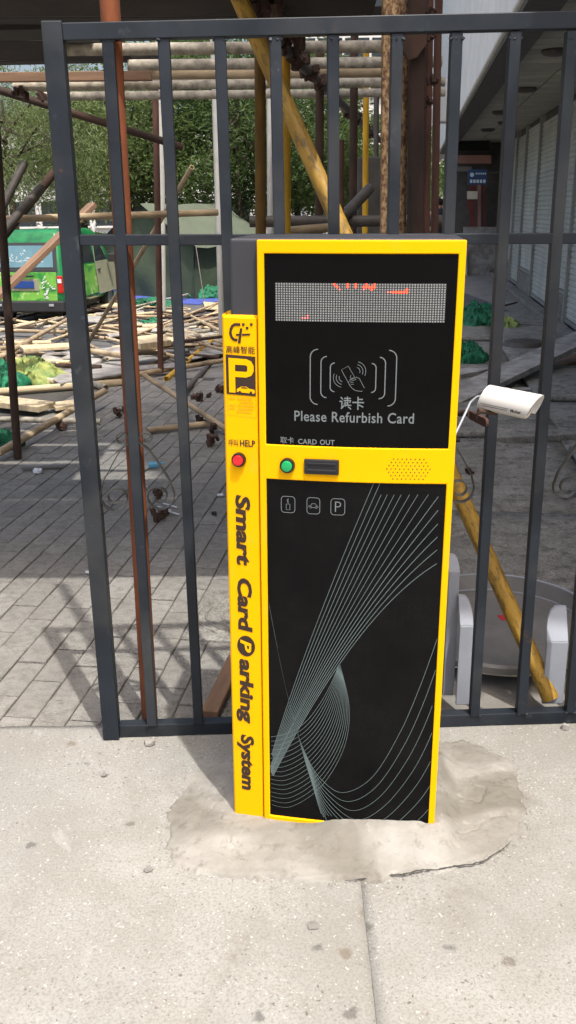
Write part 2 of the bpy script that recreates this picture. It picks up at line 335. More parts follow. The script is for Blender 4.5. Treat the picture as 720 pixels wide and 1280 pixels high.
M['leaf_b'] = leafmat('leaf_dark', (.062, .104, .034), (.118, .168, .055), (.09, .15, .03))
M['leaf_c'] = leafmat('leaf_pale', (.11, .148, .056), (.19, .232, .098), (.15, .2, .05))
def cloth(name, c): M[name] = plain(name, c, .8, var=.1, bump=0, rv=0)
cloth('cloth_pink', srgb(214, 70, 120)); cloth('cloth_white', srgb(210, 210, 214)); cloth('cloth_dark', srgb(44, 46, 56)); cloth('cloth_blue', srgb(70, 92, 140)); cloth('skin', srgb(196, 148, 120)); cloth('hair', srgb(28, 22, 20))

# ------------------------------------------------------------------ the setting: terrain, apron, slabs
BA = R(7.4); BU = Vector((math.sin(BA), math.cos(BA), 0)); BV = Vector((math.cos(BA), -math.sin(BA), 0))
def B(u, v, z=0): return BU * u + BV * v + Vector((0, 0, z))
def sheet(name, xs, ys, zf, m, kind='structure'):
    mb = MB(); nx, ny = len(xs), len(ys)
    mb.add([(x, y, zf(x, y)) for y in ys for x in xs], [(j * nx + i, j * nx + i + 1, (j + 1) * nx + i + 1, (j + 1) * nx + i) for j in range(ny - 1) for i in range(nx - 1)])
    return tag(mb.build(name, m, smooth=60), kind=kind)
def lin(a, b, n): return [a + (b - a) * i / (n - 1) for i in range(n)]
far = [-400, -150, -60, -30] + lin(-16, 14, 61) + [30, 60, 150, 400]
sheet('ground', far, [-400, -120, -40, -12, -4] + lin(0, 34, 69) + [50, 90, 160, 400, 900], lambda x, y: gz(x, y) - .035 - (0.03 if y < 2.7 else 0), M['floor'])
sheet('road', lin(-16, 3.4, 40) , lin(11.8, 60, 90), lambda x, y: gz(x, y) - .020 + .0, M['asphalt'])
# apron: two cast slabs with an open joint between them
XJ = 0.163
def wob(x, y): return .004 * (mn.noise(Vector((x * 1.7, y * 1.7, 3))) + .5 * mn.noise(Vector((x * 6, y * 6, 1))))
apron = thing('apron', None, None); tag(apron, kind='structure')
def slab_xs(a, b): return sorted(set([a, b] + [round(a + (b - a) * i / 60, 4) for i in range(61)]))
for nm, xs in (('concrete_slab', [-40, -10, -4] + lin(-1.6, XJ - .0006, 60)), ('concrete_slab', lin(XJ + .0006, 1.8, 50) + [4, 10, 40])):
    ys = [-3.2, -2] + lin(.6, 2.505, 70); mb = MB(); nx = len(xs)
    def zf(x, y):
        e = 0
        if abs(x - XJ) < .003: e = -.0004
        if y > 2.50: e = -.004
        return wob(x, y) + e if y > .5 else 0
    vs = []
    for y in ys:
        for x in xs:
            xx = x + (.0016 * mn.noise(Vector((y * 14, 0, 0))) if abs(x - XJ) < .01 else 0); yy = y
            if y > 2.50: yy = y + .012 * mn.noise(Vector((x * 9, 5, 0))) + .006 * mn.noise(Vector((x * 40, 5, 0)))
            vs.append((xx, yy, zf(x, y)))
    mb.add(vs, [(j * nx + i, j * nx + i + 1, (j + 1) * nx + i + 1, (j + 1) * nx + i) for j in range(len(ys) - 1) for i in range(nx - 1)])
    o = mb.build(nm, M['apron'], apron, smooth=60)
    so = o.modifiers.new('thick', 'SOLIDIFY'); so.thickness = .012; so.offset = -1
sheet('joint_bed', [-40, -2, XJ, 2, 40], [-40, 0, 2.45], lambda x, y: -.0035, M['slab'])

# pavers behind the fence: columns of staggered bricks along the street direction
pave = thing('pavement', None, None); tag(pave, kind='structure')
PW, PL = .1075, .237; rows = []
CC0, CC1, CU0, CU1 = -7, -4, 3.03, 3.50     # columns and street range taken up by the utility cover
for ci in range(-26, 6):
    for ri in range(-3, 30):
        u = 2.2 + ri * PL + (.5 * PL if ci % 2 else 0) + .02 * mn.noise(Vector((ci * 3.1, 0, 0))); v = ci * PW
        p = B(u, v)
        if p.y < 2.38 or p.y > 8.6 or p.x < -2.75 or p.x > .32: continue
        ln = PL
        if CC0 - .5 < ci < CC1 + .5:                 # bricks cut to fit the utility cover
            lo_, hi_ = u - PL / 2, u + PL / 2
            if lo_ >= CU0 and hi_ <= CU1: continue
            if lo_ < CU0 < hi_: hi_ = CU0
            elif lo_ < CU1 < hi_: lo_ = CU1
            ln = hi_ - lo_; p = B((lo_ + hi_) / 2, v)
            if ln < .03: continue
        cs = (p.y * .949 + 1.52 * .315); px_ = 360 + FPX * p.x / cs
        vis = -30 < px_ < 335
        rows.append((p.y if vis else p.y + 100, p, ci, ri, ln))
rows.sort(key=lambda t: t[0])
def brick_mesh():
    mb = MB(); mb.box((0, 0, -.025), (PW - .005, PL - .010, .05)); return mb.mesh('paver', M['paver'])
pm = brick_mesh(); bmh = bmesh.new(); bmh.from_mesh(pm); bmesh.ops.bevel(bmh, geom=[e for e in bmh.edges if all(v.co.z > -.01 for v in e.verts)], offset=.003, segments=1, affect='EDGES'); bmh.to_mesh(pm); bmh.free()
rest = MB()
for i, (_, p, ci, ri, ln) in enumerate(rows):
    rr = random.Random(ci * 100 + ri); dz = rr.uniform(-.003, .002) - .007; rz = -BA + rr.uniform(-.008, .008); tl = rr.uniform(-.006, .006)
    if i < 300:
        o = bpy.data.objects.new('paver', pm); o.location = (p.x, p.y, dz); o.rotation_euler = (tl, rr.uniform(-.008, .008), rz); o.scale = (1, ln / PL, 1); put(o, pave, True)
    else:
        rest.box((p.x, p.y, dz - .025), (PW - .006, PL - .006, .05), (tl, 0, rz))
o = rest.build('pavers', M['paver'], pave); tag(o, kind='stuff')
sheet('paver_bed', [-3, -1, .45], [2.44, 5, 8.7], lambda x, y: -.014, M['bed']).update_tag()
# concrete floor slabs on the right, towards the arcade
walk = thing('walkway', None, None); tag(walk, kind='structure')
for i in range(7):
    for j in range(2):
        u0 = 2.75 + i * 1.6 + (.0 if j else .3); u1 = u0 + 1.592; v0 = .06 + j * 1.0; v1 = v0 + .994 + (0 if not j else -.05)
        mb = MB(); ns = 8
        vs = [B(u0 + (u1 - u0) * a / ns, v0 + (v1 - v0) * b / ns) for a in range(ns + 1) for b in range(ns + 1)]
        vs = [(q.x, q.y, .004 + .006 * mn.noise(Vector((q.x * 2, q.y * 2, i)))) for q in vs]
        mb.add(vs, [(a * (ns + 1) + b, a * (ns + 1) + b + 1, (a + 1) * (ns + 1) + b + 1, (a + 1) * (ns + 1) + b) for a in range(ns) for b in range(ns)])
        o = mb.build('floor_slab', M['slab'], walk, smooth=40); so = o.modifiers.new('t', 'SOLIDIFY'); so.thickness = .035; so.offset = -1

# the square utility cover with pressed rings
c0 = thing('utility_cover', 'square concrete utility cover with pressed concentric rings set in the pavers', 'manhole cover', B((CU0 + CU1) / 2, (CC0 + CC1) / 2 * PW, -.006), (0, 0, -BA))
MB().box((0, 0, -.02), (4 * PW - .006, CU1 - CU0 - .006, .046)).build('slab', M['slab'], c0, True, bevel=.004)
for r in (.195, .16, .10):
    mb = MB(); n = 48; vs = []
    for j in range(n):
        t = 2 * math.pi * j / n
        for rr_, z in ((r - .007, .0025), (r - .003, .0095), (r + .003, .0095), (r + .007, .0025)): vs.append((rr_ * math.cos(t) * 1.0, rr_ * math.sin(t), z))
    mb.add(vs, [(j * 4 + a, j * 4 + a + 1, ((j + 1) % n) * 4 + a + 1, ((j + 1) % n) * 4 + a) for j in range(n) for a in range(3)])
    mb.build('ring', M['slab'], c0, True, smooth=50)
for a, b in ((.0, .0), (.05, .06), (-.06, .03), (.04, -.06), (-.05, -.05)):
    MB().box((a, b, .005), (.05, .012, .006), (0, 0, random.uniform(0, 3))).build('stud', M['slab'], c0, True, bevel=.002)

# ------------------------------------------------------------------ plinth of mortar round the terminal
out_px = [(236, 968), (220, 1005), (207, 1042), (206, 1062), (221, 1079), (250, 1090), (292, 1098), (340, 1103), (392, 1105), (440, 1101), (476, 1099), (512, 1091), (560, 1085), (602, 1079), (627, 1065), (646, 1044), (655, 1016), (650, 980), (640, 950), (606, 934)]
ol = [PZ(*p) for p in out_px] + [Vector((.52, 2.385, 0)), Vector((.25, 2.39, 0)), Vector((0, 2.37, 0)), Vector((-.14, 2.30, 0))]
kx0 = Vector((math.cos(R(-7)), math.sin(R(-7)), 0)); ky0 = Vector((-kx0.y, kx0.x, 0))
def poly_dist(x, y):          # signed distance to the patch outline, positive inside
    best = 9; ins = False; n = len(ol)
    for i in range(n):
        a = ol[i]; b = ol[(i + 1) % n]; ex, ey = b.x - a.x, b.y - a.y; t = max(0, min(1, ((x - a.x) * ex + (y - a.y) * ey) / (ex * ex + ey * ey)))
        d_ = math.hypot(x - a.x - ex * t, y - a.y - ey * t); best = min(best, d_)
        if (a.y > y) != (b.y > y) and x < ex * (y - a.y) / ey + a.x: ins = not ins
    return best if ins else -best
def mound_z(x, y):
    d_ = poly_dist(x, y) + .026 * mn.noise(Vector((x * 8, y * 8, 0))) + .012 * mn.noise(Vector((x * 26, y * 26, 0))) + .006 * mn.noise(Vector((x * 70, y * 70, 0)))
    if d_ < -.035: return None
    rel = Vector((x - .1515, y - 1.974, 0)); lx = rel.dot(kx0); ly = rel.dot(ky0)
    dx = max(-.305 - lx, lx - .220, 0); dy = max(-.02 - ly, ly - .30, 0); dk = math.hypot(dx, dy)
    top = .027 + .021 * sm(-.14, .02, lx) - .012 * sm(.22, .27, lx)
    e = max(0, 1 - dk / (.15 - .06 * sm(.1, .3, lx))); ridge = top * (e * e * (3 - 2 * e))
    fr = sm(1.86, 1.80, y) if False else 1 - sm(1.80, 1.92, y); lip = (.004 + .006 * fr) * sm(-.004, .009, d_) + .006 * sm(.01, .06, d_)
    tro = .0016 * math.sin(90 * (math.hypot(x - .15, (y - 2.1) * 1.3) + .02 * mn.noise(Vector((x * 5, y * 5, 1))))) * max(0, mn.noise(Vector((x * 4, y * 4, 12)))) * 2 + .004 * mn.noise(Vector((x * 7, y * 13, 2))) + .0022 * mn.noise(Vector((x * 24, y * 30, 7))) + .0012 * mn.noise(Vector((x * 80, y * 80, 9)))
    z = max(lip, ridge) + .3 * min(lip, ridge) + tro * sm(0, .04, d_)
    cr = abs(mn.noise(Vector((x * 6 + .15 * mn.noise(Vector((x * 30, y * 30, 0))), y * 6, 4)))); z -= .006 * (1 - sm(.0, .022, cr)) * sm(.02, .05, d_) * (1 if mn.noise(Vector((x * 3, y * 3, 8))) > .05 else 0)   # shrinkage cracks
    return z if d_ > 0 else min(z, -.004 + d_ * .3)
x0_, x1_, y0_, y1_ = min(p.x for p in ol) - .04, max(p.x for p in ol) + .04, min(p.y for p in ol) - .04, 2.42
NX, NY = 230, 170; idx = {}; mb = MB(); vs = []; fs = []
for j in range(NY):
    for i in range(NX):
        x = x0_ + (x1_ - x0_) * i / (NX - 1); y = y0_ + (y1_ - y0_) * j / (NY - 1); z = mound_z(x, y)
        if z is not None: idx[i, j] = len(vs); vs.append((x, y, z))
for j in range(NY - 1):
    for i in range(NX - 1):
        q = [idx.get(t) for t in ((i, j), (i + 1, j), (i + 1, j + 1), (i, j + 1))]
        if None not in q: fs.append(tuple(q))
mb.add(vs, fs); tag(mb.build('mortar_plinth', M['mortar'], smooth=60), 'low irregular mortar patch cracked at its front edge under the yellow terminal', 'plinth')
# the open crack where the mortar has lifted off the apron at front right
cp_ = [(430, 1103), (452, 1100), (470, 1100), (486, 1096), (505, 1094), (528, 1089), (548, 1088), (570, 1084), (590, 1082), (604, 1078), (616, 1070), (628, 1063), (640, 1051)]; mb = MB(); vs = []
pts = [PZ(*p) for p in cp_]; fine_ = [pts[i].lerp(pts[i + 1], t / 6) for i in range(len(pts) - 1) for t in range(6)] + [pts[-1]]
for i, p in enumerate(fine_):
    e = math.sin(math.pi * i / (len(fine_) - 1)) ** .5; w_ = (.0022 + .0022 * mn.noise(Vector((i * .6, 0, 0)))) * e + .0003; j_ = .004 * mn.noise(Vector((i * .45, 3, 0)))
    for sy in (-1, 1): vs.append((p.x, p.y + j_ + sy * w_ - .004, .0075))
mb.add(vs, [(2 * i, 2 * i + 2, 2 * i + 3, 2 * i + 1) for i in range(len(fine_) - 1)]); mb.build('edge_crack', M['bed'], bpy.data.objects['mortar_plinth'])
# loose grit and crumbs along the mortar edge and the fence foot
def grit(name, spots, smin, smax, m, seed):
    rr = random.Random(seed); mb = MB()
    for x, y, z in spots:
        s_ = rr.uniform(smin, smax); P = [(rr.uniform(-1, 1), rr.uniform(-1, 1), rr.uniform(.2, 1)) for _ in range(3)]
        a = rr.uniform(0, 6.28); ring = [(x + s_ * math.cos(a + t * 1.257) * rr.uniform(.6, 1.1), y + s_ * math.sin(a + t * 1.257) * rr.uniform(.6, 1.1), z - .0015) for t in range(5)]
        mb.add(ring + [(x + rr.uniform(-.3, .3) * s_, y + rr.uniform(-.3, .3) * s_, z + s_ * rr.uniform(.4, .9))], [(i, (i + 1) % 5, 5) for i in range(5)])
    return tag(mb.build(name, M[m]), kind='stuff')
rr = random.Random(31); sp = []
for _ in range(520):
    x = rr.uniform(-.55, 1.0); sp.append((x, 2.405 + (x + .55) * .035 + rr.gauss(0, .012) - abs(rr.gauss(0, .012)), wob(x, 2.4)))
for i in range(len(ol)):
    a, b = ol[i], ol[(i + 1) % len(ol)]
    for _ in range(int((b - a).length * 150)): t = rr.random(); p = a.lerp(b, t); sp.append((p.x + rr.gauss(0, .012), p.y + rr.gauss(0, .012), .001))
o = grit('grit', sp, .0015, .0055, 'stone', 1); o['label'] = 'pale grit and crumbs along the fence foot and mortar edge'; o['category'] = 'grit'
sp = []
for _ in range(300):
    u_ = rr.uniform(2.8, 7.5); v_ = rr.uniform(.1, 1.6); p = B(u_, v_); sp.append((p.x, p.y, .008))
o = grit('floor_litter', sp, .003, .016, 'stone', 3); o['label'] = 'small stony litter strewn over the shaded floor right of the terminal'; o['category'] = 'litter'
sp = []
for _ in range(420):
    x, y = rr.uniform(-1.1, 1.1), rr.uniform(.75, 2.4); sp.append((x, y, wob(x, y)))
o = grit('pebbles', sp, .001, .0032, 'pipe_dark', 2); o['label'] = 'tiny dark pebbles sprinkled over the pale apron'; o['category'] = 'pebbles'

# ------------------------------------------------------------------ lettering: a text curve turned into a mesh and fitted to a rectangle
def glyphs(body, bold=0.0, shear=0.0, space=1.0, wspace=1.0):
    cu = bpy.data.curves.new('letters', 'FONT'); cu.body = body; cu.size = 1; cu.offset = bold; cu.shear = shear; cu.resolution_u = 3
    cu.space_character = space; cu.space_word = wspace
    o = bpy.data.objects.new('letters', cu); COL.objects.link(o); bpy.context.view_layer.update()
    me = bpy.data.meshes.new_from_object(o.evaluated_get(bpy.context.evaluated_depsgraph_get()))
    v = [(a.co.x, a.co.y) for a in me.vertices]; f = [tuple(p.vertices) for p in me.polygons]
    bpy.data.objects.remove(o); bpy.data.curves.remove(cu); bpy.data.meshes.remove(me)
    x0 = min(a for a, _ in v); x1 = max(a for a, _ in v); y0 = min(b for _, b in v); y1 = max(b for _, b in v)
    return [((a - x0) / (x1 - x0), (b - y0) / (y1 - y0)) for a, b in v], f

# ------------------------------------------------------------------ the parking terminal
KS = 1.0347; KY = R(-7); kx = Vector((math.cos(KY), math.sin(KY), 0))
K = thing('parking_terminal', 'tall yellow and black card parking terminal standing on the mortar mound', 'parking terminal', CP + (Vector((.147, 1.908, 0)) - kx * .0073 - CP) * KS, (0, R(.42), KY)); K.scale = (KS, KS, KS)
def yf(x): return .26 * (x * x - .042)
def kpart(mb, name, m, parent=None, **kw): return mb.build(name, M[m], parent or K, True, **kw)
def kmap(mb, off):     # bend a flat x-z drawing onto the bowed front
    mb.v = [(x, yf(x) - off + y, z) for x, y, z in mb.v]; return mb
def ktext(body, x0, x1, z0, z1, m, name, off=.001, bold=0, shear=0, space=1, wspace=1, rot=False, parent=None, tilt=0):
    v, f = glyphs(body, bold, shear, space, wspace); mb = MB()
    if rot: mb.add([(x0 + b * (x1 - x0), 0, z1 - a * (z1 - z0)) for a, b in v], f)
    else: mb.add([(x0 + a * (x1 - x0), 0, z0 + b * (z1 - z0)) for a, b in v], f)
    if rot:   # turned clockwise: letter tops point right
        mb.v = [(x, y, z) for x, y, z in mb.v]
    kmap(mb, off); return kpart(mb, name, m, parent)
def ribbon(mb, pts, w, closed=False):
    n = len(pts); L = []
    for i, (x, z) in enumerate(pts):
        a = pts[i - 1] if (i or closed) else pts[0]; b = pts[(i + 1) % n] if (i < n - 1 or closed) else pts[-1]
        dx, dz = b[0] - a[0], b[1] - a[1]; l = math.hypot(dx, dz) or 1; nx, nz = -dz / l * w / 2, dx / l * w / 2
        L += [(x + nx, 0, z + nz), (x - nx, 0, z - nz)]
    m = n if closed else n - 1
    mb.add(L, [(2 * i, 2 * i + 1, (2 * i + 3) % (2 * n), (2 * i + 2) % (2 * n)) for i in range(m)]); return mb
def poly2(mb, pts): return mb.add([(x, 0, z) for x, z in pts], [tuple(range(len(pts)))])
def rrect(x0, x1, z0, z1, r, n=5):
    P = []
    for cx, cz, a0 in ((x1 - r, z1 - r, 0), (x0 + r, z1 - r, 90), (x0 + r, z0 + r, 180), (x1 - r, z0 + r, 270)):
        for i in range(n + 1): t = R(a0 + 90 * i / n); P.append((cx + r * math.cos(t), cz + r * math.sin(t)))
    return P
def plate(mb, x0, x1, z0, z1, front, back, nx=20):
    xs = lin(x0, x1, nx + 1); vs = []
    for x in xs:
        for off, z in ((front, z0), (front, z1), (back, z1), (back, z0)): vs.append((x, yf(x) - off, z))
    fs = [(i * 4 + a, i * 4 + (a + 1) % 4, i * 4 + 4 + (a + 1) % 4, i * 4 + 4 + a) for i in range(nx) for a in range(4)]
    return mb.add(vs, fs + [(0, 1, 2, 3), (nx * 4 + 3, nx * 4 + 2, nx * 4 + 1, nx * 4)])
FX, UX = .2085, .1938
Z0, ZL0, ZL1, ZU0, ZU1, ZT = .045, .089, .957, 1.034, 1.430, 1.456
# dark cabinet behind
mb = MB(); bx = [(-.268, .012), (.2055, .012), (.2055, .29), (-.268, .29)]
mb.prism([(x, y, .03) for x, y in bx], (0, 0, 1.4285)); kpart(mb, 'cabinet', 'body', bevel=.006, seg=3)
# yellow front frame with two openings, one continuous piece
xs = [-FX] + lin(-UX, UX, 21) + [FX]; zs = [Z0, ZL0, ZL1, ZU0, ZU1, ZT]
mb = MB(); FO, BK = .006, -.022; nx = len(xs); nz = len(zs); idx = {}; vs = []
for s_, off in ((0, FO), (1, BK)):
    for j in range(nz):
        for i in range(nx): idx[s_, i, j] = len(vs); vs.append((xs[i], yf(xs[i]) - off, zs[j]))
solid = lambda i, j: 0 <= i < nx - 1 and 0 <= j < nz - 1 and not (1 <= i <= nx - 3 and j in (1, 3))
fs = []
for j in range(nz - 1):
    for i in range(nx - 1):
        if not solid(i, j): continue
        q = [(i, j), (i + 1, j), (i + 1, j + 1), (i, j + 1)]
        fs.append(tuple(idx[0, a, b] for a, b in q)); fs.append(tuple(idx[1, a, b] for a, b in q[::-1]))
        for (di, dj), (a, b) in (((0, -1), (0, 1)), ((1, 0), (1, 2)), ((0, 1), (2, 3)), ((-1, 0), (3, 0))):
            if not solid(i + di, j + dj): fs.append((idx[0, *q[a]], idx[1, *q[a]], idx[1, *q[b]], idx[0, *q[b]]))
mb.add(vs, fs); kpart(mb, 'front_frame', 'yellow', bevel=.0022, seg=3, smooth=35)
up = kpart(plate(MB(), -UX - .004, UX + .004, ZU0 - .004, ZU1 + .004, .0015, -.015), 'reader_panel', 'panel', smooth=35)
lo = kpart(plate(MB(), -UX - .004, UX + .004, ZL0 - .004, ZL1 + .004, .0015, -.015), 'door_panel', 'door_panel', smooth=35)
# side column, its front carrying on the bow
mb = MB(); cx0, cx1 = -.2865, -.2115; zc = 1.300
def coly(x): return yf(x) - .002
pts = [(cx0 + .004, .10), (cx0, .09), (cx0, coly(cx0) + .004), (cx0 + .004, coly(cx0 + .004)), (-.25, coly(-.25)), (cx1 - .002, coly(cx1)), (cx1, coly(cx1) + .003), (cx1, .0085), (-.2100, .0085), (-.2100, .0125), (-.2685, .0125), (-.2685, .10)]
n = len(pts); base = [(x, y, .05) for x, y in pts]; top = [(x, y, zc + (.006 if y > .01 else 0)) for x, y in pts]
mb.add(base + top, [tuple(range(n))[::-1], tuple(range(n, 2 * n))] + [(i, (i + 1) % n, (i + 1) % n + n, i + n) for i in range(n)])
colm = kpart(mb, 'side_column', 'yellow', bevel=.0015, seg=2)
CO = .0032                                                        # printing sits on the column face
# --- LED matrix display
disp = kpart(plate(MB(), -.1715, .1730, 1.2960, 1.3730, .0024, .0015), 'led_display', 'led_back', up)
dots, lit, dim = MB(), MB(), MB(); NCX, NCZ = 64, 16; pxw = .3445 / NCX; pzw = .077 / NCZ
def dotm(mb, i, j, r):
    cx = -.1715 + (i + .5) * pxw; cz = 1.3730 - (j + .5) * pzw; n = 8
    mb.add([(cx + r * math.cos(2 * math.pi * a / n), yf(cx) - .0031, cz + r * math.sin(2 * math.pi * a / n)) for a in range(n)], [tuple(range(n))])
LIT = {(22, 0), (23, 1), (27, 0), (27, 1), (30, 0), (30, 1), (33, 1), (34, 1), (35, 1), (36, 1), (37, 1), (36, 2), (34, 0), (37, 0), (44, 3), (45, 3), (46, 3), (47, 3), (48, 3), (49, 3), (49, 2)}
DIM = {(33, 2), (24, 2), (42, 3), (43, 3), (11, 14), (12, 14), (10, 14), (12, 13)}
for j in range(NCZ):
    for i in range(NCX):
        t = (i, j); dotm(lit if t in LIT else dim if t in DIM else dots, i, j, pzw * ((.50 if t in LIT else .37)))
tag(kpart(dots, 'led_dots', 'led_off', disp), kind='stuff'); tag(kpart(lit, 'lit_dots', 'led_on', disp), kind='stuff'); tag(kpart(dim, 'faint_lit_dots', 'led_dim', disp), kind='stuff')
# --- card reader drawing
PO = .0023
mb = MB()
for (xl, xr, zt, zb, r) in ((-.0985, .0795, 1.2400, 1.1245, .016), (-.0760, .0570, 1.2255, 1.1395, .012), (-.0565, .0380, 1.2125, 1.1525, .009)):
    for s_, x in ((1, xl), (-1, xr)):
        P = [(x + s_ * r, zt)] + [(x + s_ * (r - r * math.sin(R(a))), zt - r + r * math.cos(R(a))) for a in (15, 30, 45, 60, 75, 90)]
        P += [(x + s_ * (r - r * math.cos(R(a))), zb + r - r * math.sin(R(a))) for a in (0, 15, 30, 45, 60, 75, 90)]
        kpart(kmap(ribbon(MB(), P, .0021), PO), 'bracket_line', 'print_grey', up)
mb = MB()
cardp = [(-.0335, 1.1985), (-.0195, 1.2065), (-.0060, 1.1845), (-.0195, 1.1735)]; ribbon(mb, cardp, .0010, True)
hand = [(-.0195, 1.1735), (-.0160, 1.1670), (-.0100, 1.1600), (-.0040, 1.1560), (.0060, 1.1545), (.0110, 1.1550)]; ribbon(mb, hand, .0010)
hand = [(-.0135, 1.1880), (-.0150, 1.1830), (-.0110, 1.1800), (-.0060, 1.1815), (-.0020, 1.1840), (.0040, 1.1815), (.0090, 1.1720), (.0150, 1.1615)]; ribbon(mb, hand, .0010)
for a, b in (((-.0160, 1.1790), (-.0080, 1.1770)), ((-.0160, 1.1740), (-.0080, 1.1730)), ((-.0140, 1.1690), (-.0070, 1.1690)), ((-.0080, 1.1770), (-.0020, 1.1800))): ribbon(mb, [a, b], .0009)
for r in (.008, .014, .020):
    ribbon(mb, [(-.003 + r * math.cos(R(a)), 1.1960 + r * math.sin(R(a))) for a in range(-25, 80, 8)], .0010)
    ribbon(mb, [(-.030 + r * math.cos(R(a)), 1.1820 + r * math.sin(R(a))) for a in range(155, 262, 8)], .0010)
kpart(kmap(mb, PO), 'card_in_hand_drawing', 'print_grey', up)
ktext('读卡', -.0365, .0150, 1.1150, 1.1430, 'print_grey', 'lettering', PO, .012, parent=up)
ktext('Please Refurbish Card', -.1320, .1195, 1.0875, 1.1100, 'print_grey', 'lettering', PO, .010, space=1.06, parent=up)
ktext('取卡', -.1625, -.1330, 1.0375, 1.0520, 'print_grey', 'lettering', PO, .006, parent=up)
ktext('CARD OUT', -.1240, -.0455, 1.0375, 1.0490, 'print_grey', 'lettering', PO, .022, space=1.08, wspace=1.2, parent=up)
# --- band: button, card slot, speaker holes
FOF = .0066
def button(cx, cz, r, capm, off, nm, parent):
    bt = bpy.data.objects.new(nm, None); bt.location = (cx, yf(cx) - off, cz); bt.rotation_euler = (R(90), 0, math.atan(.52 * cx)); put(bt, parent, True)
    MB().lathe([(r, -.002), (r * 1.02, .004), (r * .95, .009), (r * .76, .010), (r * .74, .003)], n=32).build('bezel', M['chrome'], bt, True, smooth=35)
    MB().lathe([(r * .72, .003), (r * .72, .012), (r * .66, .0145), (r * .4, .0155), (.0005, .0158)], n=32).build('cap', M[capm], bt, True, smooth=50); return bt
button(-.1463, .9905, .0165, 'green', FO, 'push_button', K)['label'] = 'green push button left of the card slot'
slot = kpart(plate(MB(), -.1100, -.0350, .9740, 1.0070, .0125, .004, 10), 'card_slot', 'slot', bevel=.002)
kpart(plate(MB(), -.1040, -.0410, .9815, .9865, .0165, .012, 8), 'lip', 'slot', slot, bevel=.0015)
kpart(plate(MB(), -.1020, -.0430, .9890, .9945, .0128, .0120, 8), 'mouth', 'darkgap', slot)
kpart(plate(MB(), -.1040, -.0410, .9970, 1.0005, .0150, .012, 8), 'lip', 'slot', slot, bevel=.0012)
mb = MB(); pit = .0091
for j, (n0, sh) in enumerate(((8, 0), (9, .5), (10, 0), (11, .5), (10, 0), (9, .5), (8, 0))):
    for i in range(n0):
        cx = .1120 + (i - (n0 - 1) / 2) * pit; cz = .9900 + (3 - j) * pit * .80
        mb.add([(cx + .0014 * math.cos(a * math.pi / 4), yf(cx) - FOF, cz + .0014 * math.sin(a * math.pi / 4)) for a in range(8)], [tuple(range(8))])
kpart(mb, 'speaker_holes', 'darkgap')
# --- three outlined pictograms on the door
for n_, (a, b) in enumerate(((-.1613, -.1310), (-.1043, -.0760), (-.0518, -.0215))):
    z0, z1 = .8815 , .9185
    mb = ribbon(MB(), rrect(a, b, z0, z1, .007), .0014, True); mx = (a + b) / 2
    if n_ == 0:
        ribbon(mb, [(mx - .004, .888), (mx + .004, .888), (mx + .004, .901), (mx - .004, .901)], .0012, True); ribbon(mb, [(mx, .901), (mx, .914)], .0012); ribbon(mb, [(mx - .0015, .906), (mx - .0015, .912)], .001)
    elif n_ == 1:
        ribbon(mb, [(mx - .010, .897), (mx - .010, .900), (mx - .006, .9005), (mx - .003, .905), (mx + .004, .905), (mx + .007, .9005), (mx + .010, .899), (mx + .010, .896)], .0012)
        for s_ in (-.006, .006): ribbon(mb, [(mx + s_ + .0022 * math.cos(R(t)), .8965 + .0022 * math.sin(R(t))) for t in range(0, 360, 45)], .001, True)
        ribbon(mb, [(mx - .004, .896), (mx + .004, .896)], .0012)
    kpart(kmap(mb, PO), 'pictogram', 'print_grey', lo)
ktext('P', -.0430, -.0295, .8885, .9120, 'print_grey', 'lettering', PO, -.012, parent=lo)
# --- the sweeping line drawing on the door (measured on the photo, stored as x-z on the bowed face)
def kl(px, py):
    r = ray(px, py); inv = K.matrix_basis.inverted(); o_ = inv @ CP; d_ = inv.to_3x3() @ r; x = 0
    for _ in range(6):
        t = (yf(x) - o_.y) / d_.y; x = o_.x + t * d_.x
    return (x, o_.z + t * d_.z)
def catmull(P, n=10):
    Q = []; P = [P[0]] + P + [P[-1]]
    for i in range(1, len(P) - 2):
        for s_ in range(n):
            t = s_ / n; a, b, c_, d_ = P[i - 1:i + 3]
            Q.append(tuple(.5 * ((2 * b[q]) + (-a[q] + c_[q]) * t + (2 * a[q] - 5 * b[q] + 4 * c_[q] - d_[q]) * t * t + (-a[q] + 3 * b[q] - 3 * c_[q] + d_[q]) * t ** 3) for q in (0, 1)))
    return Q + [P[-2]]
def lrp(a, b, t): return (a[0] + (b[0] - a[0]) * t, a[1] + (b[1] - a[1]) * t)
lines = MB(); LW = .0012
def drawline(pts, w=LW):
    Q = [kl(*p) for p in pts]; run = []
    for q in Q + [(9, 9)]:
        if -UX + .001 < q[0] < UX - .001 and ZL0 + .003 < q[1] < ZL1 - .001: run.append(q)
        else:
            if len(run) > 1: ribbon(lines, run, w)
            run = []
starts = [(467, 604), (475, 604), (483, 604), (491, 604), (500, 604), (509, 604), (520, 604), (531, 604), (545, 604), (558, 607), (557, 626), (556, 645), (555, 663), (554, 681), (553, 700)]
for i, p0 in enumerate(starts):
    t = i / 14; m = (388 + 58 * t, 800); e = (334, 962 + 22 * t)
    c_ = (2 * m[0] - .5 * (p0[0] + e[0]), 2 * m[1] - .5 * (p0[1] + e[1]))
    pts = []
    for s_ in range(31):
        u = s_ / 30; pts.append(((1 - u) ** 2 * p0[0] + 2 * u * (1 - u) * c_[0] + u * u * e[0], (1 - u) ** 2 * p0[1] + 2 * u * (1 - u) * c_[1] + u * u * e[1]))
    drawline(pts, LW * (1.0 + .25 * (i > 8)))
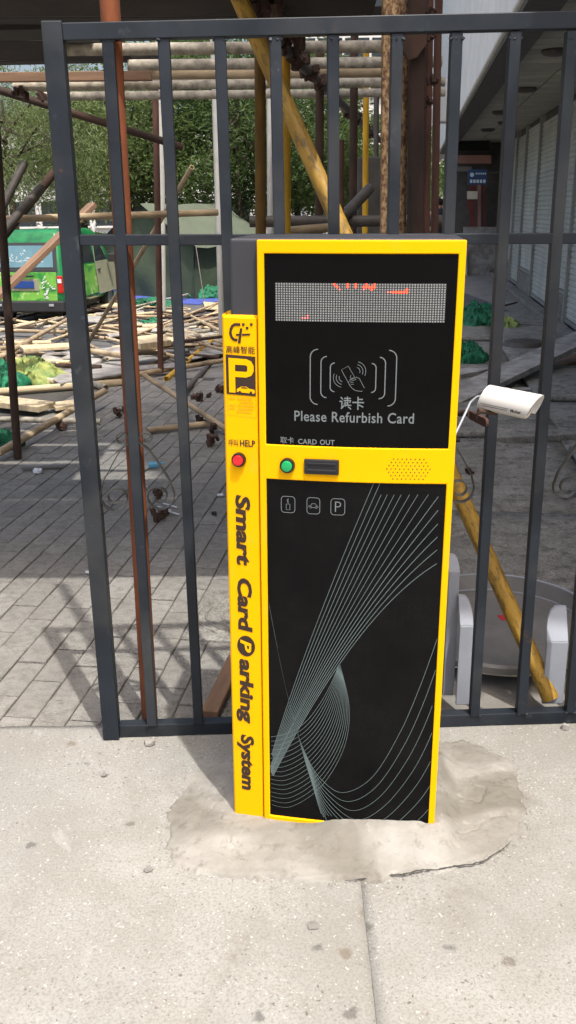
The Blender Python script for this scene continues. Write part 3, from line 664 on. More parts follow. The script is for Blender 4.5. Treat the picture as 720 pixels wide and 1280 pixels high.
for q in range(12):
    bx_ = 430 + 4.5 * q; by = 990 + 11.2 * q
    P = [(334, 742), (346, 805), (358, 862), (371 + .1 * q, 913 + .2 * q), (386 + .2 * q, 950 + 2.0 * q), (404 + 1.0 * q, 976 + 6.2 * q), (bx_, by), (466 + 4 * q, 970 + 13 * q), (500 + 4 * q, 915 + 18 * q), (526 + 3 * q, 855 + 24 * q), (551, 785 + 33 * q)]
    drawline(catmull(P, 8))
inn = [(424, 830), (412, 858), (398, 882), (382, 902), (364, 914), (348, 919), (334, 921)]
out_ = [(425, 830), (436, 878), (434, 920), (420, 956), (396, 988), (362, 1008), (334, 1003)]
for q in range(17):
    t = q / 16; drawline(catmull([lrp(a, b, t) for a, b in zip(inn, out_)], 7), LW * .8)
kpart(kmap(lines, PO), 'line_pattern', 'print_line', lo)
# --- column printing
def cpoly(pts): return [(x, z) for x, z in pts]
logo = MB()
ribbon(logo, [(-.2460, 1.2868), (-.2580, 1.2868), (-.2640, 1.2830), (-.2672, 1.2760), (-.2680, 1.2680), (-.2655, 1.2600), (-.2610, 1.2555), (-.2530, 1.2545)], .0056)
poly2(logo, [(-.2525, 1.2480), (-.2465, 1.2480), (-.2420, 1.2790), (-.2470, 1.2790)]); poly2(logo, [(-.2565, 1.2635), (-.2465, 1.2640), (-.2462, 1.2680), (-.2560, 1.2675)]); poly2(logo, [(-.2430, 1.2640), (-.2255, 1.2650), (-.2252, 1.2690), (-.2430, 1.2680)])
for a, b in ((-.2425, 1.2845), (-.2345, 1.2775), (-.2255, 1.2850)): poly2(logo, [(a, b), (a + .0056, b), (a + .0056, b + .0052), (a, b + .0052)])
kpart(kmap(logo, CO), 'emblem', 'print_brown', colm)
ktext('高峰智能', -.2785, -.2155, 1.2265, 1.2425, 'print_brown', 'lettering', CO, .006, parent=colm)
sq = MB()     # dark square with the P and the car left yellow
kpart(kmap(poly2(sq, [(-.2795, 1.1400), (-.2150, 1.1370), (-.2150, 1.2210), (-.2795, 1.2240)]), CO), 'parking_emblem', 'print_brown', colm)
pe = MB(); po = [(-.2735, 1.1435), (-.2595, 1.1432), (-.2595, 1.1770), (-.2350, 1.1765), (-.2240, 1.1810), (-.2190, 1.1900), (-.2190, 1.2020), (-.2240, 1.2110), (-.2340, 1.2155), (-.2735, 1.2170)]
hole = [(-.2595, 1.1890), (-.2350, 1.1885), (-.2325, 1.1910), (-.2325, 1.2000), (-.2350, 1.2025), (-.2595, 1.2030)]
b_ = bmesh.new()
for ring in (po, hole):
    vv = [b_.verts.new((x, yf(x) - CO - .0006, z)) for x, z in ring]
    for i in range(len(vv)): b_.edges.new((vv[i], vv[(i + 1) % len(vv)]))
bmesh.ops.triangle_fill(b_, edges=b_.edges[:], use_beauty=True); me = bpy.data.meshes.new('letter_p'); b_.to_mesh(me); b_.free(); me.materials.append(M['yellow'])
put(bpy.data.objects.new('letter_p', me), colm, True)
car = [(-.2565, 1.1450), (-.2190, 1.1425), (-.2165, 1.1470), (-.2180, 1.1510), (-.2290, 1.1530), (-.2355, 1.1570), (-.2470, 1.1570), (-.2530, 1.1530), (-.2565, 1.1515)]
cmb = poly2(MB(), car); kpart(kmap(cmb, CO + .0006), 'car_silhouette', 'yellow', colm)
wmb = MB()
for cx in (-.2500, -.2255): poly2(wmb, [(cx + .0030 * math.cos(R(t)), 1.1448 + .0030 * math.sin(R(t))) for t in range(0, 360, 36)])
poly2(wmb, [(-.2480, 1.1535), (-.2320, 1.1532), (-.2360, 1.1558), (-.2450, 1.1558)])
kpart(kmap(wmb, CO + .0011), 'car_wheels', 'print_brown', colm)
fm = ribbon(MB(), [(-.2780, 1.0945), (-.2150, 1.0900), (-.2150, 1.1335), (-.2780, 1.1375)], .0007, True)
rr = random.Random(3)
for j, (x0, x1) in enumerate(((-.274, -.224), (-.251, -.220), (-.274, -.222), (-.274, -.222), (-.258, -.226))):
    z = 1.1290 - j * .0072; x = x0
    while x < x1:
        w = rr.uniform(.0014, .0026)
        if not (j in (0, 2, 3) and -.2625 < x < -.2575): poly2(fm, [(x, z), (x + w, z), (x + w, z + .0024), (x, z + .0024)])
        x += w + .0008
kpart(kmap(fm, CO), 'small_print', 'print_faint', colm)
ktext('呼叫', -.2775, -.2570, 1.0245, 1.0405, 'print_brown', 'lettering', CO, .002, parent=colm)
ktext('HELP', -.2520, -.2180, 1.0260, 1.0405, 'print_brown', 'lettering', CO, .020, parent=colm)
button(-.2545, .9960, .0160, 'red', .002, 'call_button', colm)['label'] = 'red round help button on the column'
X0, X1 = -.2635, -.2290          # line of large words running down the column
def down(body, z1, z0, a=X0, b=X1): ktext(body, a, b, z0, z1, 'print_brown', 'lettering', CO, .042, shear=.10, rot=True, parent=colm)
down('Smart', .9150, .7480, -.2655, -.2312); down('Card', .7170, .5830, -.2655, -.2305); down('arking', .5120, .3400, -.2742, -.2305); down('System', .3080, .1520, -.2745, -.2315)
mb = MB(); poly2(mb, [(-.2470 + .0215 * math.cos(R(t)), .5460 + .0265 * math.sin(R(t))) for t in range(0, 360, 12)]); kpart(kmap(mb, CO), 'round_badge', 'print_brown', colm)
ktext('P', -.2605, -.2345, .5300, .5620, 'yellow', 'lettering', CO + .0006, .03, shear=.22, rot=True, parent=colm)

# ------------------------------------------------------------------ steel fence
FA = Vector((-.538, 2.435, 0)); FD = Vector((1.418, .055, 0)).normalized()      # line of the fence on the ground
FN = Vector((-FD.y, FD.x, 0))
def on_fence(px, py, off=0):
    r = ray(px, py); t = (FA + FN * off - CP).dot(FN) / r.dot(FN); return CP + r * t
fence = thing('steel_fence', 'dark blue-grey steel bar fence with scroll ornaments behind the terminal', 'fence', FA)
def fb(a, b, w, h, name): 
    return MB().beam(a, b, w, h, up=FN).build(name, M['fence'], fence, bevel=.0022)
ptop = on_fence(67, 42); pbot = on_fence(140, 915)
fb(Vector((pbot.x, pbot.y, .004)), Vector((ptop.x, ptop.y, 1.9405)), .048, .045, 'post')
b = on_fence(720, 26); a = on_fence(84, 41); d = (b - a).normalized(); fb(a - d * ((a - ptop).dot(FD) - .0235), b + d * .75, .038, .036, 'top_rail')
a = on_fence(107, 300); b = on_fence(720, 298); d = (b - a).normalized(); pm_ = pbot.lerp(ptop, (1.44 - pbot.z) / (ptop.z - pbot.z)); fb(a - d * ((a - pm_).dot(FD) - .0235), b + d * .75, .027, .026, 'middle_rail')
a = on_fence(150, 915.5, .01); b = on_fence(720, 896, .01); a.z = max(a.z, .022); d = (b - a).normalized(); d.z = 0
fb(a - d * ((a - pbot).dot(FD) - .0235), a + d * 2.2, .040, .036, 'bottom_rail')
bars = [(135, 190), (204.5, 248), (275, 305), (344, 362), (416, 420), (496, 478), (570, 536), (643, 592), (714, 650), (786, 711), (857, 769), (928, 827)]
BARP = []
for t_, b_x in bars:
    top = on_fence(t_, 46); bot = on_fence(b_x, 899)
    lowz = .040; p0 = bot.lerp(top, (lowz - bot.z) / (top.z - bot.z)); zt = 1.905 + .012 * (t_ - 135) / 600
    p1 = bot.lerp(top, (zt - bot.z) / (top.z - bot.z)); BARP.append((p0, p1)); fb(p0, p1, .0285, .028, 'bar')
def bar_at(i, z): p0, p1 = BARP[i]; return p0.lerp(p1, (z - p0.z) / (p1.z - p0.z))
rr = random.Random(55); mb = MB()
for p0, p1 in BARP:
    for p, z in ((p0, .042), (p1, 1.90)):
        for q in range(5):
            c_ = Vector((p.x, p.y, z)) + FD * rr.choice((-.0145, .0145, rr.uniform(-.012, .012))) + FN * rr.uniform(-.015, -.010); mb.box(c_, (rr.uniform(.004, .009),) * 2 + (rr.uniform(.003, .007),), (rr.uniform(0, 3), rr.uniform(0, 3), 0))
tag(mb.build('weld_beads', M['fence'], fence, bevel=.0015), kind='stuff')
def scroll_strip(c, s, nm='scroll'):
    """half of a heart of flat iron: small curl on top, leg sweeping out, larger curl at the foot; c on the bar, s the side"""
    P = []
    for q in range(0, 22):       # top curl, unrolling
        t = q / 21; ang = R(-170 + 430 * t); r = .007 + .016 * t; P.append((.034 + r * math.cos(ang), .060 + r * math.sin(ang)))
    for q in range(1, 8):
        t = q / 8; P.append(((.030 + .070 * t ** .9) , .040 - .115 * t - .0 * t * t))
    for q in range(0, 34):       # lower curl, rolling in
        t = q / 33; ang = R(30 - 520 * t); r = .044 - .030 * t; P.append((.060 + r * math.cos(ang), -.105 + r * math.sin(ang)))
    mb = MB(); vs = []; n = len(P)
    for i, (x, z) in enumerate(P):
        a = P[max(i - 1, 0)]; b = P[min(i + 1, n - 1)]; dx, dz = b[0] - a[0], b[1] - a[1]; l = math.hypot(dx, dz) or 1; nx, nz = -dz / l * .0014, dx / l * .0014
        for sx, sy in ((1, -.009), (1, .009), (-1, .009), (-1, -.009)):
            q = c + FD * s * (x + nx * sx) + FN * sy + Vector((0, 0, z + nz * sx)); vs.append(q)
    mb.add(vs, [(i * 4 + a, i * 4 + (a + 1) % 4, i * 4 + 4 + (a + 1) % 4, i * 4 + 4 + a) for i in range(n - 1) for a in range(4)] + [(0, 1, 2, 3), (n * 4 - 1, n * 4 - 2, n * 4 - 3, n * 4 - 4)])
    mb.build(nm, M['scroll'], fence, smooth=60)
zc_ = on_fence(173, 575).z
for i in (0, 3, 6, 9):
    for s_ in (-1, 1): scroll_strip(bar_at(i, zc_) + Vector((0, 0, 0)), s_)

# ------------------------------------------------------------------ security camera on its rusty bracket
cc = PY(637, 504, 2.22); ax = Vector((.786, -.614, -.07)).normalized(); CS = .80; up_ = Vector((0, 0, 1)); sx_ = ax.cross(up_).normalized(); uz = sx_.cross(ax)
CMx = Matrix((ax, sx_, uz)).transposed() * .80      # local x along the barrel
sc = thing('security_camera', 'white bullet security camera in a hood, hung on a rusty bracket by the fence', 'security camera', cc)
def arch(r0, zs, n=20, half=False):           # rounded hood section in the y-z plane
    P = []
    for i in range(n + 1): t = R(-35 + 250 * i / n); P.append((r0 * .92 * math.cos(t), r0 * math.sin(t)))
    return P
def shell(x0, x1, sec0, sec1, th):
    mb = MB(); n = len(sec0)
    for k_, (s_, x) in enumerate(((sec0, x0), (sec1, x1))): pass
    vs = []
    for x, s_, shift in ((x0, sec0, 0), (x1, sec1, 0)):
        for y, z in s_: vs.append(cc + CMx @ Vector((x + (.018 * (z / .045) if x == x1 else .012 * (z / .045)), y, z)))
        for y, z in s_: q = 1 - th / .045; vs.append(cc + CMx @ Vector((x + (.018 * (z / .045) if x == x1 else .012 * (z / .045)), y * q, z * q)))
    fs = []
    for i in range(n - 1): fs += [(i, i + 1, 2 * n + i + 1, 2 * n + i), (n + i, 3 * n + i, 3 * n + i + 1, n + i + 1), (i, n + i, n + i + 1, i + 1), (2 * n + i, 2 * n + i + 1, 3 * n + i + 1, 3 * n + i)]
    fs += [(0, 2 * n, 3 * n, n), (n - 1, 2 * n - 1, 4 * n - 1, 3 * n - 1)]
    return mb.add(vs, fs)
A = arch(.044, 0); shell(-.085, .082, A, A, .0025).build('sunshield', M['shell'], sc, smooth=40)
mb = MB(); prof_ = [(.034, -.082), (.037, -.074), (.037, .058), (.034, .062), (.028, .062), (.028, .050)]
RM = CMx @ Matrix(((0, 0, 1), (1, 0, 0), (0, 1, 0))); mb.lathe(prof_, cc, 24, RM); hs = mb.build('housing', M['cream'], sc, smooth=40)
MB().lathe([(.027, .050), (.027, .054), (.013, .056), (.013, .052)], cc, 20, RM).build('lens', M['slot'], hs, smooth=40)
v, f = glyphs('Mokat', .02, .15); mb = MB()
for (a, b) in [(0, 0)]: pass
def shell_pt(x, ang, off=.0006): t = R(ang); return cc + CMx @ Vector((x, (.044 + off) * .92 * math.cos(t), (.044 + off) * math.sin(t)))
mb.add([shell_pt(.022 + a * .034, -23 + b * 15) for a, b in v], f); mb.build('lettering', M['print_brown'], sc)
mb = MB(); mb.add([shell_pt(-.078, -11), shell_pt(.016, -11), shell_pt(.016, -9.5), shell_pt(-.078, -9.5)], [(0, 1, 2, 3)]); rr = random.Random(5); x = -.070
while x < .012: w = rr.uniform(.001, .003); mb.add([shell_pt(x, -20), shell_pt(x + w, -20), shell_pt(x + w, -16.5), shell_pt(x, -16.5)], [(0, 1, 2, 3)]); x += w + .0012
mb.build('print_line', M['pipe_dark'], sc)
b0 = PY(589, 519, 2.27); b1 = PY(607, 528, 2.19)
mb = MB(); d_ = (b1 - b0).normalized(); w_ = Vector((0, 0, 1)); w_ = (w_ - d_ * w_.dot(d_)).normalized() * .011; t_ = d_.cross(w_).normalized() * .004
ring = []
for s_, c_ in ((1, b1), (-1, b0)):
    for a in range(-90, 91, 30): q = R(a); ring.append(c_ + d_ * (.011 * s_ * math.cos(q)) + w_ * (math.sin(q) * s_))
mb.prism([p - t_ for p in ring], t_ * 2).build('bracket_plate', M['rust_red'], sc, bevel=.0015)
MB().tube([PY(575, 517, 2.40), PY(583, 515, 2.36), b0], .0085, 8).build('bracket_arm', M['rust_dark'], sc, smooth=40)
MB().tube([(b0 + b1) / 2, (b0 + b1) / 2 + Vector((0, 0, .02)), cc - uz * .030 - ax * .03], .007, 8).build('mount_stem', M['rust_dark'], sc, smooth=40)
cb = [cc - ax * .062 + uz * .010, PY(596, 496, 2.26), PY(588, 503, 2.26), PY(580, 520, 2.22), PY(570, 541, 2.2), PY(560, 560, 2.17)]
MB().tube([Vector(q) for q in [tuple(x) for x in cb]], .003, 8).build('cable', M['white'], sc, smooth=60)

# ------------------------------------------------------------------ round tray between white legs behind the fence
ZF = .055; ct = PZ(622, 781, ZF); TR = .325
tray = thing('round_tub', 'shallow round grey tin tub with two pale rims lying behind the fence', 'tub', (ct.x, ct.y, 0))
MB().lathe([(TR - .035, .006), (TR - .004, .018), (TR, .045), (TR - .008, ZF), (.01, ZF)], (ct.x, ct.y, 0), 56).build('tub_floor', M['steel'], tray, smooth=30)
def ringarc(z, r, t0, t1, rad, name, m): MB().tube([(ct.x + r * math.cos(R(t)), ct.y + r * math.sin(R(t)), z) for t in range(t0, t1 + 1, 6)], rad, 8).build(name, M[m], tray, smooth=60)
ringarc(ZF + .002, TR, -10, 196, .0042, 'rim', 'white'); ringarc(ZF + .062, TR + .014, -10, 196, .0042, 'rim', 'white'); ringarc(.018, TR - .006, 190, 352, .003, 'rim', 'pipe_grey')
mb = MB(); n = 35; vs = []
for i in range(n):
    t = R(-10 + 206 * i / (n - 1))
    for r, z in ((TR - .003, ZF + .002), (TR + .010, ZF + .061), (TR + .013, ZF + .061), (TR + .0, ZF + .002)): vs.append((ct.x + r * math.cos(t), ct.y + r * math.sin(t), z))
mb.add(vs, [(i * 4 + a, i * 4 + (a + 1) % 4, i * 4 + 4 + (a + 1) % 4, i * 4 + 4 + a) for i in range(n - 1) for a in range(4)] + [(0, 1, 2, 3), (n * 4 - 1, n * 4 - 2, n * 4 - 3, n * 4 - 4)])
mb.build('back_wall', M['steel'], tray, smooth=40)
q = PZ(629, 772, ZF + .0012); MB().box((q.x, q.y, ZF + .0012), (.030, .045, .0012), (0, 0, .2)).build('sticker', M['sticker_red'], tray)
def white_post(pxl, pxr, ptop, pfold, Y, side, label):
    """white sheet-metal post; its head is folded back and cut round on one side"""
    a = PY(pxl, pfold, Y); b = PY(pxr, pfold, Y); x0, x1, zf = a.x, b.x, a.z; w = x1 - x0; zt = PY(pxl, ptop, Y).z; h = zt - zf
    t = thing('white_post', label, 'post', ((x0 + x1) / 2, Y, 0), group='white posts behind the fence')
    MB().prism([(x0, Y, 0), (x1, Y, 0), (x1, Y, zf), (x0, Y, zf)], (0, .011, 0)).build('shaft', M['white'], t, bevel=.003)
    P = [(x0 + .001, zf), (x1 - .001, zf)]
    c_ = [(1.0, 0), (.98, .35), (.90, .62), (.74, .85), (.5, .98), (0, 1.0)]
    P += [(x0 + w * u_, zf + h * v_) for u_, v_ in c_] if side > 0 else [(x1, zf + h * .98)] + [(x1 - w * u_, zf + h * v_) for u_, v_ in c_[::-1][1:]]
    MB().prism([(x, Y + .002 + (z - zf) * .55, z + .001) for x, z in P], (0, .009, .004)).build('head', M['white'], t, bevel=.003)
white_post(575, 592, 753, 783, 2.60, 1, 'left front white metal post with rounded head between terminal and fence bar'); white_post(684, 711, 768, 803, 2.60, -1, 'wide white metal post with slanted head behind the rightmost bar'); white_post(561, 575, 698, 716, 2.66, 1, 'tall narrow white post close to the terminal edge behind the fence')

# ------------------------------------------------------------------ round and square poles
def pole_mesh(mname, r, L, n=18):
    mb = MB(); vs = []; e = min(.04, L * .1)
    for q, z in ((.78, e), (.78, 0), (1, 0), (1, L), (.78, L), (.78, L - e)): vs += [(q * r * math.cos(2 * math.pi * j / n), q * r * math.sin(2 * math.pi * j / n), z) for j in range(n)]
    mb.add(vs, [(i * n + j, i * n + (j + 1) % n, (i + 1) * n + (j + 1) % n, (i + 1) * n + j) for i in range(5) for j in range(n)] + [tuple(range(n)), tuple(range(6 * n - 1, 5 * n - 1, -1))])
    return mb.mesh('pole', M[mname], 40)
def pole(a, b, r, m, label=None, cat='pole', group=None, name='scaffold_pole', parent=None):
    a = Vector(a); b = Vector(b); o = bpy.data.objects.new(name, pole_mesh(m, r, (b - a).length)); o.location = a
    o.rotation_euler = (b - a).to_track_quat('Z', 'X').to_euler(); put(o)
    return tag(o, label, cat, group)
ORD = ['first', 'second', 'third', 'fourth', 'fifth', 'sixth', 'seventh', 'eighth', 'ninth', 'tenth', 'eleventh', 'twelfth', 'thirteenth', 'fourteenth', 'fifteenth', 'sixteenth', 'seventeenth', 'eighteenth', 'nineteenth', 'twentieth', 'twenty-first', 'twenty-second', 'twenty-third', 'twenty-fourth']
def number_off(items, fmt):          # items: (object, kind words, place words, nearness); nearest first within each kind and place
    d_ = {}
    for it in items: d_.setdefault((it[1], it[2]), []).append(it)
    for (k_, p_), l_ in d_.items():
        l_.sort(key=lambda t: t[3])
        for i_, it in enumerate(l_): it[0]['label'] = fmt.format(k=k_, p=p_) + ('' if len(l_) == 1 else ', ' + (ORD[i_] if i_ < len(ORD) else 'farther') + ' from the front')
def plank(a, b, w, h, m, label, cat='plank', group=None, name='timber_plank', bevel=.003, roll=0):
    c = (Vector(a) + Vector(b)) / 2; d = Vector(b) - Vector(a); L = d.length
    mb = MB(); mb.box((0, 0, 0), (h, w, L))
    z = d.normalized(); y = Vector((0, 0, 1)).cross(z)
    y = y.normalized() if y.length > .01 else Vector((1, 0, 0)); x = y.cross(z)
    me = mb.mesh(name, M[m]); o = bpy.data.objects.new(name, me); o.matrix_basis = Matrix.Translation(c) @ Matrix((x, y, z)).transposed().to_4x4() @ Matrix.Rotation(roll, 4, 'Z'); put(o)
    if bevel: bv = o.modifiers.new('bevel', 'BEVEL'); bv.width = bevel; bv.segments = 1
    return tag(o, label, cat, group)
# rusty pole tied behind the second bar
a = on_fence(137, 0, .05); b = on_fence(187, 893, .05); d = (a - b).normalized(); b = b + d * ((.001 - b.z) / d.z)
pole(b, a + d * .9, .0245, 'rust', 'orange rusted steel pole standing right behind the second fence bar', group=None)
# long yellow brace from the ground up to the deck
a = Vector((.832, 2.60, .02)); top = PY(290, -22, 3.33)
pole(a, top, .0275, 'ypipe', 'chipped yellow diagonal brace pipe running from ground to deck behind the fence')
# transverse pipes under the deck
ypx = [(60, 75, 515, 4.57, 'pipe_grey'), (80, 160, 552, 5.06, 'pipe_grey'), (92, 190, 537, 5.40, 'bamboo'), (105, 17, 556, 5.84, 'pipe_grey'), (118, 47, 556, 6.35, 'pipe_grey')]
ords = ['nearest and highest in view', 'second from the top', 'third from the top, tan stained', 'fourth from the top', 'lowest and farthest']
for i, (py, xl, xr, Y, m) in enumerate(ypx):
    z = PY(300, py, Y).z; a = PY(xl, py + 1, Y); b = PY(xr, py, Y); a.z = b.z = z
    o = pole(a, b, .026, m, 'horizontal grey scaffold pipe under the deck, ' + ords[i], group='pipes under the deck')
# dark receding ledger with couplers
la, lb = PZ(332, 38, 2.16), PZ(478, 178, 2.16)
ledger = thing('scaffold_ledger', 'dark scaffold pipe with rusty couplers receding under the deck', 'pole', la)
MB().tube([la, lb], .026, 10).build('pipe', M['pipe_dark'], ledger, smooth=40)
def coupler_mb(c, s, seed):
    rr = random.Random(seed); mb = MB()
    for i in range(6):
        p = Vector(c) + Vector((rr.uniform(-1, 1), rr.uniform(-1, 1), rr.uniform(-.7, .9))) * s * .55
        if i < 3: mb.tube([p - Vector((0, 0, .4 * s)), p + Vector((rr.uniform(-.3, .3) * s, rr.uniform(-.3, .3) * s, .4 * s))], s * .34, 7)
        else: mb.box(p, (s * rr.uniform(.5, 1.2), s * rr.uniform(.3, .6), s * rr.uniform(.3, .6)), (rr.uniform(0, 3), rr.uniform(0, 3), rr.uniform(0, 3)))
    return mb
for i, t in enumerate((.01, .045, .085, .125, .17, .225, .30, .38, .47, .56, .66, .77)):
    c_ = la.lerp(lb, t); coupler_mb(c_ + Vector((0, 0, -.005)), .062, i).build('coupler', M['coupler'], ledger)
# standards (uprights)
def upright(px0, py0, px1, py1, Y, r, m, label, ztop=None, square=None, zb=0.0):
    p0 = PY(px0, py0, Y); p1 = PY(px1, py1, Y); d = (p0 - p1); g = gz(p1.x, Y) + zb
    bot = p1 + d * ((g - p1.z) / d.z); top = p0 if ztop is None else p1 + d * ((ztop - p1.z) / d.z)
    bot.z = g
    if square: return plank(bot, top, square[0], square[1], m, label, 'post', name='steel_post')
    return pole(bot, top, r, m, label, group='scaffold uprights')
upright(325, 80, 326, 290, 4.4, .0245, 'ypipe_dull', 'dull brownish yellow upright behind the long diagonal brace', 2.2)
upright(356, 50, 357, 290, 4.5, .0245, 'ypipe_bright', 'bright yellow upright just right of the dull yellow one', 2.2)
upright(400, 50, 399, 270, 5.6, .024, 'rust_dark', 'thin brown rusted upright behind the middle of the fence', 2.35)
o = upright(427, 110, 426, 270, 5.2, .016, 'rust_red', 'slim red and white upright beside the middle fence bar', 1.85)
upright(443, 60, 441, 280, 6.0, .024, 'rust_dark', 'brown upright left of the grey concrete slab', 2.5)
upright(458, 50, 457, 195, 6.6, .020, 'ypipe_bright', 'yellow upright rising behind the grey concrete slab', 2.5)
upright(471, 60, 470, 195, 7.4, .020, 'pipe_dark', 'slim grey upright rising behind the grey concrete slab', 2.5)
upright(488, 0, 485, 290, 3.35, 0, 'flaked', 'square post with flaking cream and rust paint left of the seventh bar', 2.6, (.052, .052))
upright(505, 0, 500, 290, 3.6, .021, 'flaked', 'round flaking upright hidden partly by the seventh fence bar', 2.6)
upright(521, 0, 519, 296, 3.5, 0, 'rust_black', 'wide dark brown rusted column right of the flaking posts', 2.7, (.07, .052))
upright(537, 0, 532, 296, 3.62, 0, 'rust_red', 'narrow reddish rusted steel column beside the dark brown one', 2.7, (.06, .022))
upright(548, 0, 543, 296, 3.72, 0, 'rust_red', 'slim reddish steel column with bolts, rightmost of the rusty columns', 2.7, (.05, .022))
for i, py in enumerate((18, 45, 98, 128)):
    c_ = PY(536 + (i == 2) * 4, py, 3.50); tag(coupler_mb(c_, .026, 40 + i).build('coupler', M['coupler']), ['topmost', 'second', 'third', 'lowest'][i] + ' rusty bolted coupler on the reddish steel columns', 'coupler', 'couplers on the rusty columns')
c_ = PY(519, 47, 3.43); tag(MB().prism([c_ + Vector((x, 0, z)) for x, z in ((-.05, .02), (.04, .02), (.04, -.02), (.01, -.06), (-.02, -.07), (-.045, -.03))], (0, .03, 0)).build('gusset_plate', M['rust_dark'], bevel=.003), 'dark rusted gusset plate at the head of the dark brown column', 'gusset')
# horizontal pipes low behind the terminal
a, b = PY(312, 277, 5.3), PY(556, 276, 5.3); pole(a, b, .030, 'pipe_dark', 'dark horizontal pipe crossing just above the terminal')
a, b = PY(352, 290, 5.0), PY(418, 284, 5.1); pole(a, b, .024, 'bamboo', 'short tan pipe just above the terminal top')
a, b = PY(428, 272, 5.2), PY(462, 236, 5.6); pole(a, b, .030, 'pipe_dark', 'grey pipe leaning against the concrete slab')
# concrete slab standing on end
p = PY(447, 196, 6.9); q = PY(512, 198, 6.9); MBX = MB().box(((p.x + q.x) / 2, 7.0, p.z / 2), (q.x - p.x, .18, p.z)); o = MBX.build('concrete_slab_upright', M['render_grey'], bevel=.012)
tag(o, 'tall grey concrete slab standing behind the flaking post', 'slab')
# deck boards overhead
bd = [(-2, -40, 470, 3.45, .35), (14, -60, 470, 3.80, .33), (33, -60, 478, 4.16, .355), (55, -60, 117, 4.52, .38), (74, -60, 160, 4.98, .40), (92, -60, 195, 5.42, .36)]
plank((-2.6, 3.04, 2.29), (.22, 3.04, 2.28), .45, .035, 'deck', 'unseen dark deck board overhead, added to shade the pavers', 'board', 'deck boards overhead', 'deck_board')  # out-of-view board added so the deck's shade reaches nearer over the pavers
for i, (py, xl, xr, Y, w) in enumerate(bd):
    z = 2.262 + (.004 * i); a = PY(xl, py, Y); b = PY(xr, py, Y); a.z = z + random.uniform(-.03, .03); b.z = z + random.uniform(-.02, .02)
    a.x -= 1.2; a.y = b.y = Y
    plank(a, b, w, .035, 'deck', 'dark weathered deck board overhead, ' + ['nearest of the deck boards', 'second deck board from the front', 'third deck board from the front', 'fourth deck board, ending by the first bar', 'fifth deck board, ending by the rusty pole', 'rearmost deck board'][i], 'board', 'deck boards overhead', 'deck_board', roll=R((4, -5, 6, 3, -4, 5)[i]))
a, b = PY(-60, 101, 5.75), PY(190, 97, 5.75); a.x -= 1; a.z = b.z = 2.235
plank(a, b, .05, .05, 'wood_brown', 'brown timber batten along the rear edge of the deck', 'batten', name='deck_batten')
a, b = PY(0, 113, 6.2), PY(228, 184, 6.6); pole(a - (b - a) * .3, b, .024, 'rust_dark', 'brown pipe sloping down to the right below the deck')
for i, (px, py, Y) in enumerate(((24, 112, 5.82), (53, 121, 6.3), (28, 119, 5.9))):
    tag(coupler_mb(PY(px, py, Y), .05, 60 + i).build('coupler', M['coupler']), 'rusty coupler below the deck ' + ['on the upper pipe end', 'on the lower pipe end', 'on the sloping brown pipe'][i], 'coupler', 'couplers below the deck')
for i, (px, py, Y) in enumerate(((322, 8, 3.40), (335, 12, 3.5), (342, 2, 3.55), (350, 50, 4.3), (368, 52, 4.4))):
    tag(coupler_mb(PY(px, py, Y), .06, 70 + i).build('coupler', M['coupler']), 'dark rusty coupler near the brace head, ' + ['leftmost of the upper three', 'middle of the upper three', 'rightmost of the upper three', 'left one under the top rail', 'right one under the top rail'][i], 'coupler', 'couplers at the brace head')
a, b = PY(314, -5, 3.42), PY(352, 26, 3.9); pole(a, b, .026, 'pipe_dark', 'short dark pipe stub clamped at the head of the brace')

# ------------------------------------------------------------------ poles standing and leaning on the left
a, b = PY(-25, 275, 6.0), PY(272, 265.5, 6.6); pole(a, b, .022, 'bamboo', 'long horizontal pole across the left background, level with the van roof')
upright(-4, 180, 22, 568, 5.75, .026, 'rust_dark', 'brown pipe standing at the far left edge, foot on the pavers', 2.0)
upright(193, 60, 200, 414, 9.2, .030, 'rust_red', 'thin reddish brown upright pole in front of the tent', 2.6)
for i, (p0, p1, Y, m, lab) in enumerate((((-20, 305), (31, 203), 6.2, 'pipe_dark', 'dark pipe end leaning up at the far left, leftmost of three'),
        ((-30, 330), (53, 232), 5.9, 'pipe_dark', 'dark pipe leaning up at the far left, middle of three'),
        ((-40, 352), (68, 215), 6.05, 'rust_dark', 'longest dark pipe leaning up at the far left, rightmost of three'))):
    a = PY(*p0, Y); b = PY(*p1, Y + .2); d = (a - b).normalized(); a = a + d * ((a.z - .03) / -d.z if d.z < -.05 else 0) ; pole(a, b, .027, m, lab, group='pipes leaning at the left')
a, b = G(-10, 392), None
a = PY(2, 366, 8.0); b = PY(116, 256, 8.8); d = (a - b); a = a + d * ((a.z - gz(a.x, a.y)) / -d.z); plank(a, b, .10, .045, 'wood_brown', 'tan timber leaning in front of the green van', group=None)
# long pole leaning out of the pile
a = G(110, 429); b = PY(240, 209, 11.4); pole(a, b, .030, 'bamboo', 'long tan pole leaning out of the debris in front of the tent')

